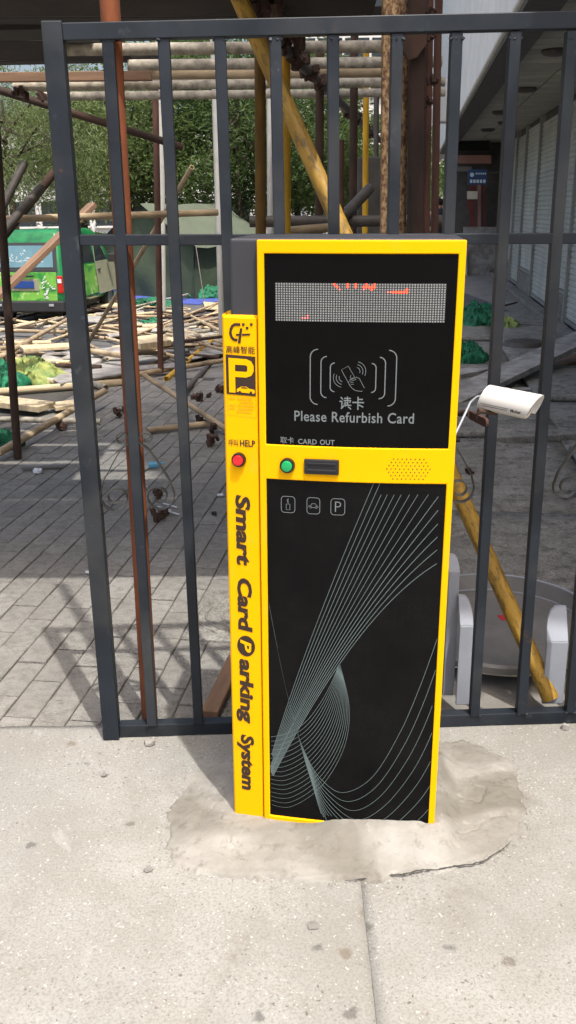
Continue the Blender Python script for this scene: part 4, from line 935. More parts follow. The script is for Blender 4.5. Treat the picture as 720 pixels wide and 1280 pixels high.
# ------------------------------------------------------------------ debris lying about: measured poles, then the rest of the heap
gp = 'loose poles lying in the heap'
def lay(x0, y0, x1, y1, r, m, label=None, z0=.0, z1=.0, name='scaffold_pole'):
    a = G(x0, y0, z0 + r); b = G(x1, y1, z1 + r); return pole(a, b, r, m, label, group=gp, name=name)
lay(-60, 600, 130, 489, .026, 'bamboo', 'tan pipe slanting across the pavers to the first fence bar', .0, .10)
lay(-30, 523, 126, 527, .022, 'pipe_grey', 'thin grey pipe lying level through the slanting pipe', .06, .03)
lay(-20, 491, 165, 477, .032, 'wood', 'thick pale pole lying level in front of the grey board')
lay(180, 469, 284, 537, .021, 'bamboo', 'slim pole propped towards the terminal, crossing the second gap', .22, .02)
lay(184, 538, 266, 529, .022, 'bamboo', 'short tan pole lying level beside the rusty couplers')
lay(208, 474, 292, 402, .028, 'ypipe_bright', 'bright yellow pipe lying left of the terminal')
lay(232, 487, 296, 420, .024, 'pipe_dark', 'dark grey pipe lying behind the yellow pipe left of the terminal', .03, .03)
lay(128, 475, 290, 449, .026, 'bamboo', 'long tan pole under the yellow pipe')
lay(178, 463, 210, 446, .024, 'ypipe_dull', 'short dull yellow stub among the poles')
lay(-10, 452, 86, 398, .030, 'bamboo', 'pale pole slanting over the heap left of the first bar', .12, .25)
lay(12, 447, 100, 441, .026, 'ypipe_bright', 'yellow pipe lying under the white planks')
lay(18, 402, 108, 404, .032, 'bamboo', 'tan pole lying level at the back of the heap near the van wheel')
lay(172, 428, 252, 409, .032, 'bamboo', 'tan pole lying behind the second gap of the fence')
lay(244, 407, 280, 384, .034, 'bamboo', 'stubby tan pole beside the terminal at the back of the heap')
lay(150, 421, 282, 392, .034, 'rust_dark', 'brown pole lying across the middle of the heap')
lay(140, 407, 255, 389, .034, 'rust_dark', 'brown pole at the back of the heap before the tent')
rr = random.Random(21); heap = []
for i in range(92):
    y = rr.choice([385, 390, 394, 398, 402, 406, 410, 415, 419, 423, 428, 432, 437, 442, 449, 458, 466]) + rr.uniform(-2, 2); x = rr.uniform(-70, 235); L = rr.uniform(45, 130) ; sl = rr.gauss(0, .20)
    if y > 440: x = rr.uniform(-70, 60); L *= .8
    z = rr.uniform(0, .16) * (1 if y < 440 else .4); m = rr.choice(['bamboo', 'bamboo', 'wood', 'bamboo', 'rust_dark', 'pipe_grey'])
    o = lay(x, y, x + L, y - sl * L, rr.uniform(.018, .032) , m, None, z, z * rr.uniform(.2, 1))
    mid_ = x + L / 2; heap.append((o, {'bamboo': 'tan', 'wood': 'pale', 'rust_dark': 'dark brown', 'pipe_grey': 'grey'}[m], 'at the far left edge' if mid_ < 20 else 'left of the corner post' if mid_ < 95 else 'between post and rusty pole' if mid_ < 165 else 'between rusty pole and third bar' if mid_ < 225 else 'between third bar and terminal', -y))
number_off(heap, '{k} loose pole {p}')
def board(pxs, z, th, m, label, name='timber_board', group=None):
    P = [G(x, y, z) for x, y in pxs]
    mb = MB().prism(P, (0, 0, th)); return tag(mb.build(name, M[m], bevel=.003), label, 'board', group)
board([(46, 466), (150, 441), (172, 466), (76, 482)], .05, .02, 'wood_old', 'large grey weathered board lying behind the first bar')
board([(24, 435), (95, 431), (96, 436), (30, 440)], .16, .03, 'wood', 'pale white plank on the heap left of the first bar')
board([(-8, 500), (70, 509), (48, 516), (-8, 509)], .03, .045, 'wood', 'pale raw timber board at the left edge in front of the thick pole')
board([(62, 508), (98, 503), (100, 509), (70, 514)], .02, .03, 'wood', 'small pale timber offcut beside the first bar')
board([(56, 378), (152, 381), (152, 385), (58, 383)], .12, .04, 'wood', 'pale plank lying by the rear wheel of the van')
board([(150, 430), (196, 424), (214, 432), (176, 437)], .20, .06, 'wood', 'pale timber block stack behind the second bar')
board([(230, 420), (280, 408), (292, 440), (240, 450)], .005, .012, 'wood_old', 'flat grey sheet lying left of the terminal top')
board([(186, 404), (232, 398), (252, 412), (210, 418)], .05, .015, 'wood_old', 'small grey sheet in the middle of the heap')
board([(254, 378), (282, 380), (276, 388), (256, 387)], .03, .02, 'wood', 'beige board scrap by the post in front of the tent')
board([(90, 395), (128, 396), (124, 404), (96, 402)], .22, .015, 'wood_old', 'light grey scrap sheet on top of the heap near the van')
rr = random.Random(77); bits = []
for i in range(30):
    y = rr.uniform(388, 470); x = rr.uniform(-40, 270) if y < 440 else rr.uniform(-40, 130); a = G(x, y, .03); an = rr.uniform(-1.2, 1.2); L = rr.uniform(.25, 1.1); b = a + Vector((math.cos(an) * L, math.sin(an) * L, 0)); b.z = gz(b.x, b.y) + .03; dz = rr.uniform(0, .16)
    a.z += dz * rr.random(); b.z += dz; m = rr.choice(['wood_old', 'wood', 'wood_brown', 'wood_old']); o = plank(a, b, rr.uniform(.08, .24), rr.uniform(.012, .035), m, None, 'board', 'boards lying in the heap', 'timber_board', roll=rr.uniform(-.35, .35)); xm = x
    bits.append((o, {'wood_old': 'grey', 'wood': 'pale', 'wood_brown': 'brown'}[m], 'at the far left edge' if xm < 20 else 'left of the corner post' if xm < 95 else 'between post and rusty pole' if xm < 165 else 'between rusty pole and third bar' if xm < 225 else 'between third bar and terminal', -y))
number_off(bits, '{k} broken board {p}')
# crumpled safety nets
def net(cpx, w, d_, h, m, label, seed, dz=0):
    c = G(*cpx); mb = MB(); n = 64; vs = []
    for j in range(n):
        for i in range(n):
            u = -1 + 2 * i / (n - 1); v = -1 + 2 * j / (n - 1); rad = math.hypot(u, v); e = max(0, 1 - rad ** 1.6)
            q = Vector((u * 2.2 + seed * 3, v * 2.2, seed)); nn = .5 + .35 * mn.noise(q) + .5 * (.45 - abs(mn.noise(q * 1.9))) + .45 * (.45 - abs(mn.noise(q * 4.5 + Vector((mn.noise(q * 3), 0, 0))))) + .28 * (.4 - abs(mn.noise(q * 10)))
            k_ = 1 + .35 * mn.noise(q * 1.3) + .14 * mn.noise(q * 5)
            vs.append((c.x + u * w * k_ / (1 if rad < 1 else rad), c.y + v * d_ * k_ / (1 if rad < 1 else rad), c.z + .004 + dz + h * (e ** .5) * max(.15, .25 + .9 * nn)))
    mb.add(vs, [(j * n + i, j * n + i + 1, (j + 1) * n + i + 1, (j + 1) * n + i) for j in range(n - 1) for i in range(n - 1)])
    o = mb.build('safety_net', M[m], smooth=70); so = o.modifiers.new('t', 'SOLIDIFY'); so.thickness = .006; so.offset = -1
    return tag(o, label, 'net', 'crumpled safety nets')
net((30, 477), .36, .42, .21, 'net_yellow', 'yellow green crumpled net bundle lying at the left edge', 1)
net((-5, 484), .26, .3, .22, 'net', 'dark green net bundle beside the yellow green one at the left edge', 12)
net((2, 558), .14, .12, .10, 'net', 'small green net scrap at the left edge near the slanting pipe', 2)
net((190, 383), .62, .4, .20, 'net', 'green net heap on the ground before the tent', 3)
net((190, 408), .28, .25, .16, 'net', 'green net patch among poles behind the second bar', 4)
net((262, 371), .7, .5, .30, 'net', 'green net heap beside the pale post right of the tent', 5)
net((596, 409), .40, .45, .30, 'net', 'green net heap on the floor right of the terminal', 6)
net((584, 453), .22, .22, .20, 'net', 'smaller green net heap nearer the terminal, on the right', 7)
net((632, 411), .18, .25, .14, 'net_yellow', 'yellowish net scrap behind the second right bar', 8)
net((145, 374), .3, .3, .18, 'net', 'green net scrap between van and tent', 9)
# loose couplers
drop = []
for i, (px, py, s_) in enumerate(((148, 517, .05), (156, 512, .035), (250, 497, .05), (243, 495, .04), (261, 494, .03), (275, 487, .05), (252, 526, .05), (268, 537, .05), (266, 551, .055), (76, 533, .05), (198, 645, .045), (206, 640, .03), (196, 617, .04), (588, 590, .03))):
    c_ = G(px, py, s_ * .5); o = tag(coupler_mb(c_, s_, 100 + i).build('coupler', M['coupler']), None, 'coupler', 'couplers dropped on the ground'); drop.append((o, 'rusty', 'right of the terminal' if px > 500 else 'close to the terminal' if px > 235 else 'by the second bar' if px > 100 else 'left of the corner post', -py))
number_off(drop, '{k} scaffold coupler dropped on the pavers {p}')
# small litter
def scrap(px, w, h, m, label, seed, cat='litter', name='scrap'):
    c = G(*px); rr = random.Random(seed); n = 9
    P = [Vector((c.x + w * math.cos(2 * math.pi * i / n) * rr.uniform(.6, 1), c.y + w * .8 * math.sin(2 * math.pi * i / n) * rr.uniform(.6, 1), c.z + .002)) for i in range(n)]
    top = [p * 1 + Vector((0, 0, h * rr.uniform(.3, 1))) for p in P]; cc_ = Vector((c.x, c.y, c.z + h)); mb = MB()
    mb.add(P + top + [cc_], [tuple(range(n))[::-1]] + [(i, (i + 1) % n, (i + 1) % n + n, i + n) for i in range(n)] + [(i + n, (i + 1) % n + n, 2 * n) for i in range(n)])
    return tag(mb.build(name, M[m], bevel=.001), label, cat)
scrap((48, 591), .036, .03, 'paper', 'pale lump of stone lying left of the first bar', 1, 'stone', 'stone_lump')
a, b = G(27, 585, .012), G(79, 582, .012); plank(a, b, .03, .02, 'steel', 'flat grey metal bar lying left of the first bar', 'metal bar', name='metal_bar')
scrap((111, 716), .018, .01, 'paper', 'small white paper scrap on the pavers left of the first bar', 2)
scrap((276, 620), .022, .014, 'paper', 'small white scrap on the pavers just left of the terminal', 3)
scrap((268, 644), .018, .022, 'slot', 'small black plastic bit on the pavers left of the terminal', 4)
for i, p in enumerate(((205, 636), (215, 641), (212, 632))):
    a, b = G(p[0] - 8, p[1] - 3, .006), G(p[0] + 9, p[1] + 2, .006); plank(a, b, .008, .004, 'paper', ['left', 'right', 'upper'][i] + ' of three thin white plastic strips near the second bar', 'strip', 'plastic strips', 'plastic_strip', 0)
bo = G(195, 580, .022); MB_ = MB().lathe([(.014, -.045), (.018, -.040), (.018, .015), (.012, .027), (.007, .034), (.007, .046)], bo, 16, Matrix.Rotation(R(80), 3, 'Y') @ Matrix.Identity(3)); tag(MB_.build('plastic_bottle', M['bottle'], smooth=40), 'light blue crushed plastic bottle lying behind the second bar', 'bottle')
scrap((130, 970), .012, .006, 'stone', 'dark pebble stuck on the apron left of the mound', 6, 'pebble', 'pebble'); scrap((391, 1158), .020, .004, 'stone', 'flat bluish stone chip set in the front apron', 7, 'stone', 'stone_chip')
scrap((186, 1088), .016, .003, 'stone', 'flat dark stone chip in the apron left of the mound', 8, 'stone', 'stone_chip'); scrap((187, 931), .022, .018, 'stone', 'clump of dry debris under the bottom rail near the corner post', 9, 'debris', 'debris_clump'); scrap((706, 912), .016, .02, 'stone', 'small rubble lump under the bottom rail at right', 10, 'stone', 'stone_lump')
a, b = G(262, 893, .02), G(300, 812, .02); plank(a, b, .055, .025, 'wood_brown', 'brown wooden plank lying behind the fence left of the terminal')
# right-hand debris: long boards and rubble under the arcade
def rb(x0, y0, x1, y1, w, h, m, label, z0=0, z1=0, **k_):
    return plank(G(x0, y0, z0 + h / 2), G(x1, y1, z1 + h / 2), w, h, m, label, **k_)
rb(556, 503, 740, 417, .30, .05, 'wood_old', 'long grey board lying slanting behind the camera', .0, .22)
rb(560, 497, 660, 463, .26, .03, 'wood_old', 'short grey board lying under the long slanting board')
rb(652, 470, 745, 440, .22, .03, 'wood_brown', 'brownish board lying under the long board at right edge')
rb(612, 548, 760, 541, .16, .045, 'slab', 'flat concrete plank lying level behind the camera bracket')
rb(640, 487, 755, 489, .10, .03, 'wood_old', 'pale board lying level at the right edge behind the camera')
rb(565, 470, 605, 462, .2, .05, 'wood_old', 'broken grey board end beside the terminal on the right')
rb(556, 424, 680, 416, .5, .02, 'wood_old', 'wide flat grey sheet lying before the green net at right')
a, b = G(600, 390, .03), G(646, 378, .06); pole(a, b, .014, 'rust_dark', 'thin dark rod lying on the arcade floor')
a, b = G(643, 408, .03), G(662, 407, .03); pole(a, b, .02, 'pipe_dark', 'short dark rod on the arcade floor behind the yellow net')
rr = random.Random(8); rub = []
for i in range(34):
    px, py = rr.uniform(558, 725), rr.choice([rr.uniform(395, 470), rr.uniform(470, 560)]); c = G(px, py); s_ = rr.uniform(.02, .07)
    mb = MB().box((c.x, c.y, c.z + s_ * .25), (s_ * rr.uniform(.8, 3), s_ * rr.uniform(.6, 1.5), s_ * .5), (rr.uniform(-.2, .2), rr.uniform(-.2, .2), rr.uniform(0, 3)))
    m = rr.choice(['stone', 'wood_old', 'pipe_dark']); o = tag(mb.build('rubble_chunk', M[m], bevel=.004), None, 'rubble', 'rubble on the arcade floor'); rub.append((o, {'stone': 'stone', 'wood_old': 'grey board', 'pipe_dark': 'dark'}[m], 'beside the terminal' if px < 605 else 'between the two right bars' if px < 668 else 'at the right edge', -py))
number_off(rub, '{k} rubble chunk on the floor {p}')
c = G(655, 432); tag(MB().lathe([(.26, .0), (.22, .05), (.10, .07), (.01, .075)], (c.x, c.y, 0), 14).build('debris_clump', M['pipe_dark'], smooth=40), 'dark heap of swept dirt on the arcade floor', 'debris')

# ------------------------------------------------------------------ the arcade building on the right
bld = thing('arcade_building', 'building with a low arcade soffit and a row of closed roller shutters at right', 'building', B(1.7, 2.0))
VE, VW, ZC, U0, U1 = .70, 2.02, 2.87, 1.75, 26.0
def bbox(mb, u0, u1, v0, v1, z0, z1):
    P = [B(u0, v0, z0), B(u1, v0, z0), B(u1, v1, z0), B(u0, v1, z0)]; return mb.prism(P, (0, 0, z1 - z0))
bbox(MB(), U0, U1 + 6, VE + .10, 9.0, ZC + .06, 15).build('upper_storeys', M['fascia'], bld)
bbox(MB(), U0 - .02, U1 + 6.02, VE - .02, VE + .20, ZC - .05, ZC + .75).build('fascia_band', M['fascia'], bld, bevel=.02)
bbox(MB(), U0, U1, VE + .02, VE + .28, ZC - .09, ZC - .045).build('edge_beam', M['pipe_dark'], bld)
bbox(MB(), U0, U1, VW + .08, 9.0, 0, ZC + .05).build('ground_floor_wall', M['render_grey'], bld)
# soffit boards, each its own strip
pw = .30; nb_ = int((U1 - 6.0) / pw)
pmsh = None
for i in range(nb_):
    u = 6.0 + i * pw
    for j, (v0, v1) in enumerate(((VE + .30, VE + .30 + .52), (VE + .83, VW + .06))):
        mb = bbox(MB(), u + .006, u + pw - .006, v0, v1 - .008, ZC, ZC + .03); mb.build('soffit_panel', M['soffit'], bld)
bbox(MB(), U0, 6.0, VE + .28, VW + .08, ZC, ZC + .03).build('soffit_panel', M['soffit'], bld)
bbox(MB(), U0, U1, VE + .20, VW + .08, ZC + .035, ZC + .05).build('soffit_backing', M['darkgap'], bld)
for i, (px, py) in enumerate(((695, 62), (657, 110), (626, 139), (632, 152), (610, 161))):
    c = PZ(px, py, ZC); MB().lathe([(.13, .0), (.135, -.02), (.11, -.045), (.05, -.055), (.005, -.056)], (c.x, c.y, ZC), 20).build('ceiling_light', M['pipe_dark'], bld, smooth=40)
# roller shutters between guides
u = 5.2; i = 0
while u < U1 - 2.2:
    w = (1.9, 1.55, 2.1)[i % 3]; zb = .10 if i % 2 else .42; ns = int((ZC - .05 - zb) / .07); mb = MB(); vs = []
    for k_ in range(ns):
        z = zb + k_ * .07
        for dz, dv in ((0, 0), (.012, .014), (.052, .014), (.064, 0)): vs += [B(u + .05, VW + .055 - dv, z + dz), B(u + w - .05, VW + .055 - dv, z + dz)]
    mb.add(vs, [(2 * q, 2 * q + 1, 2 * q + 3, 2 * q + 2) for q in range(ns * 4 - 1)])
    sh = mb.build('roller_shutter', M['shutter'], bld)
    bbox(MB(), u + .05, u + w - .05, VW + .03, VW + .075, zb - .05, zb - .004).build('bottom_bar', M['frame_metal'], sh)
    bbox(MB(), u - .045, u + .045, VW + .0, VW + .085, 0, ZC - .004).build('shutter_guide', M['frame_metal'], bld)
    if zb > .2: bbox(MB(), u + .05, u + w - .05, VW + .01, VW + .09, 0, zb - .055).build('low_wall', M['slab'], bld)
    u += w; i += 1
bbox(MB(), u - .045, u + .045, VW, VW + .085, 0, ZC - .004).build('shutter_guide', M['frame_metal'], bld)
bbox(MB(), 5.2, U1, VW - .16, VW - .002, -.03, .05).build('kerb_step', M['slab'], bld, bevel=.008)
# box unit hung on the fascia
p = PY(556, 128, 20.0); q0 = p
tag(MB().box((p.x, 20.0, p.z), (.42, .5, .75)).build('wall_unit', M['pale_wall'], bevel=.02), 'white box unit hung outside the fascia far down the street', 'wall unit')

# shop at the far end of the arcade
SU = 22.2
shop = thing('shopfront', 'small dark shop with faded pink fascia and red panels at the arcade end', 'shop', B(SU, 1.2))
def sq_(x0, y0, x1, y1, u, th, m, name, parent=None, **k_):
    """front-facing panel at street distance u, corners measured in the photo"""
    def at(px, py):
        r = ray(px, py); t = (B(u, 0) - CP).dot(BU) / r.dot(BU); return CP + r * t
    P = [at(x0, y1), at(x1, y1), at(x1, y0), at(x0, y0)]; return MB().prism(P, BU * th).build(name, M[m], parent or shop, **k_)
sq_(556, 166, 650, 345, SU + .9, .1, 'render_grey', 'interior')
sq_(571, 170, 612, 188, SU + .1, .1, 'darkgap', 'black_header'); sq_(571, 188, 612, 194, SU + .3, .2, 'render_grey', 'beam')
sq_(560, 194, 614, 204, SU, .4, 'pink', 'fascia'); sq_(560, 208, 590, 214, SU + .3, .3, 'wood_old', 'awning_rail')
sq_(584, 239, 597, 249, SU - .1, .05, 'cream', 'notice_panel')
for x0, x1, m in ((587, 594, 'redpanel'), (597, 601, 'pink'), (603, 607, 'redpanel')): sq_(x0, 228, x1, 290, SU + .2, .12, m, 'pillar')
sq_(584, 250, 594, 262, SU, .05, 'redpanel', 'red_sign'); sq_(580, 284, 622, 296, SU - .4, .3, 'wood_old', 'counter')
sq_(566, 310, 584, 362, SU + .3, .1, 'pale_wall', 'shutter_door')
for x0 in range(568, 584, 4): sq_(x0, 312, x0 + .7, 360, SU + .28, .02, 'render_grey', 'door_groove')
sq_(584, 300, 640, 366, SU + .5, .1, 'wood_old', 'stall_wall'); sq_(600, 330, 612, 360, SU + .1, .2, 'wood_old', 'crate')
sq_(546, 306, 566, 360, SU + .6, .1, 'render_grey', 'side_wall')
# blue hanging sign
sg = thing('hanging_sign', 'blue rectangular sign with white marks sticking out from the shutter wall in the arcade', 'sign', B(17, 1.1, 2.0))
b_ = sq_(585, 212, 609, 231, 17.0, .06, 'bluesign', 'sign_board', sg)
mb = MB()
def atp(px, py, u=16.985): r = ray(px, py); t = (B(u, 0) - CP).dot(BU) / r.dot(BU); return CP + r * t
poly = [atp(590 + 2.6 * math.cos(R(t)), 218.5 + 2.8 * math.sin(R(t))) for t in range(0, 360, 30)]; mb.add(poly, [tuple(range(12))])
for i in range(5): x = 587.5 + i * 4.1; mb.add([atp(x, 224.5), atp(x + 3, 224.5), atp(x + 3, 228.6), atp(x, 228.6)], [(0, 1, 2, 3)])
for i in range(6): x = 594.5 + i * 2.3; mb.add([atp(x, 216), atp(x + 1.5, 216), atp(x + 1.5, 218), atp(x, 218)], [(0, 1, 2, 3)])
tag(mb.build('sign_marks', M['signwhite'], b_), kind='stuff')
q0 = atp(607, 216, 17.03); MB().tube([q0, q0 + BV * .42], .015, 6).build('arm', M['pipe_dark'], sg); q0 = atp(607, 228, 17.03); MB().tube([q0, q0 + BV * .42], .015, 6).build('arm', M['pipe_dark'], sg)

# ------------------------------------------------------------------ the green van
vd = 19.0; vc = PY(81, 380, vd); VZ = gz(vc.x - .8, vd) - .018
van = thing('parked_van', 'green minivan with pale rear window film parked beyond the debris at left', 'van', (vc.x - .80 * math.cos(BA), vd + .8 * math.sin(BA), VZ), (0, 0, -BA))
def vpart(mb, name, m, parent=None, **k_): return mb.build(name, M[m], parent or van, True, **k_)
def vloft(secs):       # secs: (z, half width, y rear, y front)
    mb = MB(); vs = []
    for z, w, y0, y1 in secs: vs += [(-w, y0, z), (w, y0, z), (w, y1, z), (-w, y1, z)]
    n = len(secs); return mb.add(vs, [(0, 3, 2, 1), (4 * n - 4, 4 * n - 3, 4 * n - 2, 4 * n - 1)] + [(i * 4 + a, i * 4 + (a + 1) % 4, i * 4 + 4 + (a + 1) % 4, i * 4 + 4 + a) for i in range(n - 1) for a in range(4)])
vpart(vloft([(.34, .76, .04, 3.74), (.60, .80, 0, 3.80), (.98, .80, .02, 3.62), (1.10, .79, .05, 3.36), (1.62, .71, .20, 2.80), (1.80, .66, .27, 2.55), (1.86, .58, .36, 2.36)]), 'body', 'van', bevel=.085, seg=4, smooth=40)
def quad(pts, name, m, off=(0, -.012, 0), parent=None, bevel=.008): return vpart(MB().prism(pts, off), name, m, parent, bevel=bevel)
def rear(x0, x1, z0, z1, name, m, parent=None, o=0.0):
    ry = lambda z: (.02 + (z - .98) / .12 * .03 if z < 1.10 else .05 + (z - 1.10) / .52 * .15) if z > .98 else .01
    return quad([(x0, ry(z0) - o, z0), (x1, ry(z0) - o, z0), (x1 * (.95 if z1 > 1.3 else 1), ry(z1) - o, z1), (x0 * (.95 if z1 > 1.3 else 1), ry(z1) - o, z1)], name, m, parent=parent)
rear(-.72, .68, 1.09, 1.63, 'window_seal', 'bumper', o=-.006); rear(-.785, .685, .475, 1.085, 'tailgate_seam', 'bumper', o=-.006); win = rear(-.64, .60, 1.15, 1.57, 'rear_window', 'film', o=.004); quad([(-.10, .02, 1.13), (-.06, .02, 1.13), (.22, .075, 1.33), (.20, .075, 1.35)], 'wiper', 'bumper', (0, -.03, 0)); vpart(MB().box((-.05, -.03, .985), (.5, .04, .04)), 'tailgate_handle', 'bumper', bevel=.01)
mb = MB(); rr = random.Random(4)
for i in range(26):
    x = rr.uniform(-.3, .45); z = rr.uniform(1.24, 1.48); L = rr.uniform(.03, .10); a = rr.uniform(-.5, 1.2); y = .05 + (z - 1.1) / .52 * .15 - .016
    mb.box((x, y, z), (L, .004, .012), (0, a, 0))
tag(vpart(mb, 'window_lettering', 'cloth_white', win), kind='stuff')
rear(-.76, .66, .50, 1.06, 'tailgate', 'livery', o=.004)
pl = rear(-.36, .30, .70, .93, 'plate_recess', 'van_grey', o=.012); rear(-.24, .20, .75, .89, 'number_plate', 'platebl', pl, o=.028)
v, f = glyphs('67', .02); mb = MB().add([(.02 + a * .15, .008 - .034 + .002, .775 + b * .09) for a, b in v], f); vpart(mb, 'plate_lettering', 'cloth_white', pl)
rr = random.Random(14); mb = MB()
for i in range(20):
    mb.box((rr.uniform(.36, .60), -.010, rr.uniform(.54, 1.0)), (rr.uniform(.02, .10), .004, rr.uniform(.008, .03)), (0, rr.uniform(-.9, .4), 0))
tag(vpart(mb, 'tailgate_graphic', 'cloth_white'), kind='stuff')
for s_ in (-1, 1):
    lp = vpart(MB().box((s_ * .735, .015, .82), (.11, .07, .34)), 'tail_light', 'lamp', bevel=.02); vpart(MB().box((s_ * .735, -.022, .89), (.08, .01, .08)), 'lens', 'cloth_white', lp)
vpart(MB().box((0, .02, .39), (1.62, .20, .22)), 'rear_bumper', 'bumper', bevel=.03)
for s_ in (-1, 1): vpart(MB().box((s_ * .55, -.085, .42), (.10, .02, .05)), 'reflector', 'silver', bevel=.006)
for s_ in (-1, 1):      # side panels, glass and doors
    sx = lambda z: s_ * ((.80 - (z - .98) / .12 * .01) if z < 1.1 else (.79 - (z - 1.1) / .52 * .08))
    def side(y0, y1, z0, z1, name, m, sl=0, o=.006): return quad([(sx(z0) + s_ * o, y0, z0), (sx(z0) + s_ * o, y1, z0), (sx(z1) + s_ * o, y1 - sl, z1), (sx(z1) + s_ * o, y0 + sl * .3, z1)], name, m, (-s_ * .01, 0, 0), bevel=.004)
    side(.35, 1.10, 1.16, 1.56, 'side_window', 'glass', .03); side(1.18, 2.05, 1.16, 1.56, 'side_window', 'glass', .03); side(2.12, 2.95, 1.16, 1.56, 'door_window', 'glass', .35)
    side(.95, 2.05, .50, 1.12, 'sliding_door', 'livery'); d_ = side(2.09, 3.42, .46, 1.12, 'front_door', 'van_grey', o=.010); side(2.09, 2.98, 1.125, 1.62, 'door_frame', 'van_grey', .36, o=.003); side(.10, .90, .46, 1.10, 'quarter_panel', 'van', o=.008)
    vpart(MB().box((s_ * .825, 2.25, .98), (.03, .14, .03)), 'handle', 'bumper', d_, bevel=.006)
    vpart(MB().box((s_ * .92, 2.86, 1.20), (.16, .08, .18)), 'wing_mirror', 'bumper', bevel=.02)
vpart(MB().box((.52, 1.35, 1.755), (.22, 1.7, .10), (0, .62, 0)), 'roof_sign', 'van', bevel=.01); mb = MB(); rr = random.Random(9)
for i in range(9): mb.box((.62, .62 + i * .13, 1.745), (.004, .075, .085), (0, .95 - math.pi / 2 + .62, 0)); mb.box((.63, .62 + i * .13, 1.735), (.004, .03, .11), (rr.uniform(-.6, .6), -.3, 0))
tag(vpart(mb, 'roof_lettering', 'yellow_letter'), kind='stuff')
vpart(MB().prism([(-.66, 3.30, 1.16), (.66, 3.30, 1.16), (.60, 2.86, 1.58), (-.60, 2.86, 1.58)], (0, .06, .05)), 'windscreen', 'glass')
for s_ in (-1, 1): vpart(MB().box((s_ * .58, 3.78, .74), (.26, .06, .2)), 'headlight', 'cloth_white', bevel=.02)
vpart(MB().box((0, 1.9, .30), (1.3, 3.3, .12)), 'underbody', 'bumper')
def wheels(car, xs, ys, r, w, zc):
    for x in xs:
        for y in ys:
            RMy = Matrix.Rotation(R(90), 3, 'Y'); wl = MB().lathe([(r * .62, -w / 2), (r * .94, -w / 2), (r, -w * .35), (r, w * .35), (r * .94, w / 2), (r * .62, w / 2)], (x, y, zc), 24, RMy).build('wheel', M['tyre'], car, True, smooth=40)
            MB().lathe([(r * .6, -w * .52), (r * .5, -w * .55), (r * .15, -w * .5), (r * .15, w * .5), (r * .5, w * .55), (r * .6, w * .52)], (x, y, zc), 18, RMy).build('rim', M['rim'], wl, True, smooth=40)
wheels(van, (-.70, .70), (.62, 2.98), .30, .19, .30)

# ------------------------------------------------------------------ silver cars far behind the fence
def car(px, py, d, rz, m, label):
    p = PY(px, py, d); t = thing('parked_car', label, 'car', (p.x, d, gz(p.x, d) - .016), (0, 0, rz), 'cars far behind the fence')
    mb = MB(); vs = []; secs = [(.25, .78, .1, 4.3), (.55, .86, 0, 4.4), (.82, .86, .05, 4.3), (.92, .80, .25, 4.05)]
    for z, w, y0, y1 in secs: vs += [(-w, y0, z), (w, y0, z), (w, y1, z), (-w, y1, z)]
    n = len(secs); mb.add(vs, [(0, 3, 2, 1), (4 * n - 4, 4 * n - 3, 4 * n - 2, 4 * n - 1)] + [(i * 4 + a, i * 4 + (a + 1) % 4, i * 4 + 4 + (a + 1) % 4, i * 4 + 4 + a) for i in range(n - 1) for a in range(4)])
    mb.build('body', M[m], t, True, bevel=.06, seg=3, smooth=35)
    def cab(z0, z1, w0, w1, a0, a1, b0, b1, nm, mm): MB().add([(-w0, a0, z0), (w0, a0, z0), (w0, a1, z0), (-w0, a1, z0), (-w1, b0, z1), (w1, b0, z1), (w1, b1, z1), (-w1, b1, z1)], [(0, 3, 2, 1), (4, 5, 6, 7), (0, 1, 5, 4), (1, 2, 6, 5), (2, 3, 7, 6), (3, 0, 4, 7)]).build(nm, M[mm], t, True, bevel=.03)
    cab(.91, 1.34, .76, .62, .5, 3.3, 1.0, 2.6, 'cabin_glass', 'glass'); cab(1.335, 1.42, .62, .56, 1.0, 2.6, 1.1, 2.45, 'roof', m)
    for s_ in (-1, 1):
        for a, b in (((.76, .5, .92), (.62, 1.0, 1.34)), ((.76, 3.3, .92), (.62, 2.6, 1.34)), ((.765, 1.9, .92), (.63, 1.8, 1.34))):
            MB().beam((s_ * a[0], a[1], a[2]), (s_ * b[0], b[1], b[2]), .07, .05).build('pillar', M[m], t, True)
        MB().box((s_ * .62, .02, .66), (.3, .06, .14)).build('light', M['lamp'], t, True, bevel=.02); MB().box((s_ * .62, 4.38, .62), (.3, .06, .14)).build('light', M['cloth_white'], t, True, bevel=.02)
    wheels(t, (-.78, .78), (.8, 3.5), .31, .2, .31); return t
car(235, 290, 30, R(62), 'silver', 'silver car parked behind the tent, left of the yellow uprights')
car(318, 292, 26, R(70), 'silver', 'light grey car half hidden behind the yellow uprights')
car(352, 285, 37, R(78), 'pale_wall', 'white car far behind the diagonal brace')

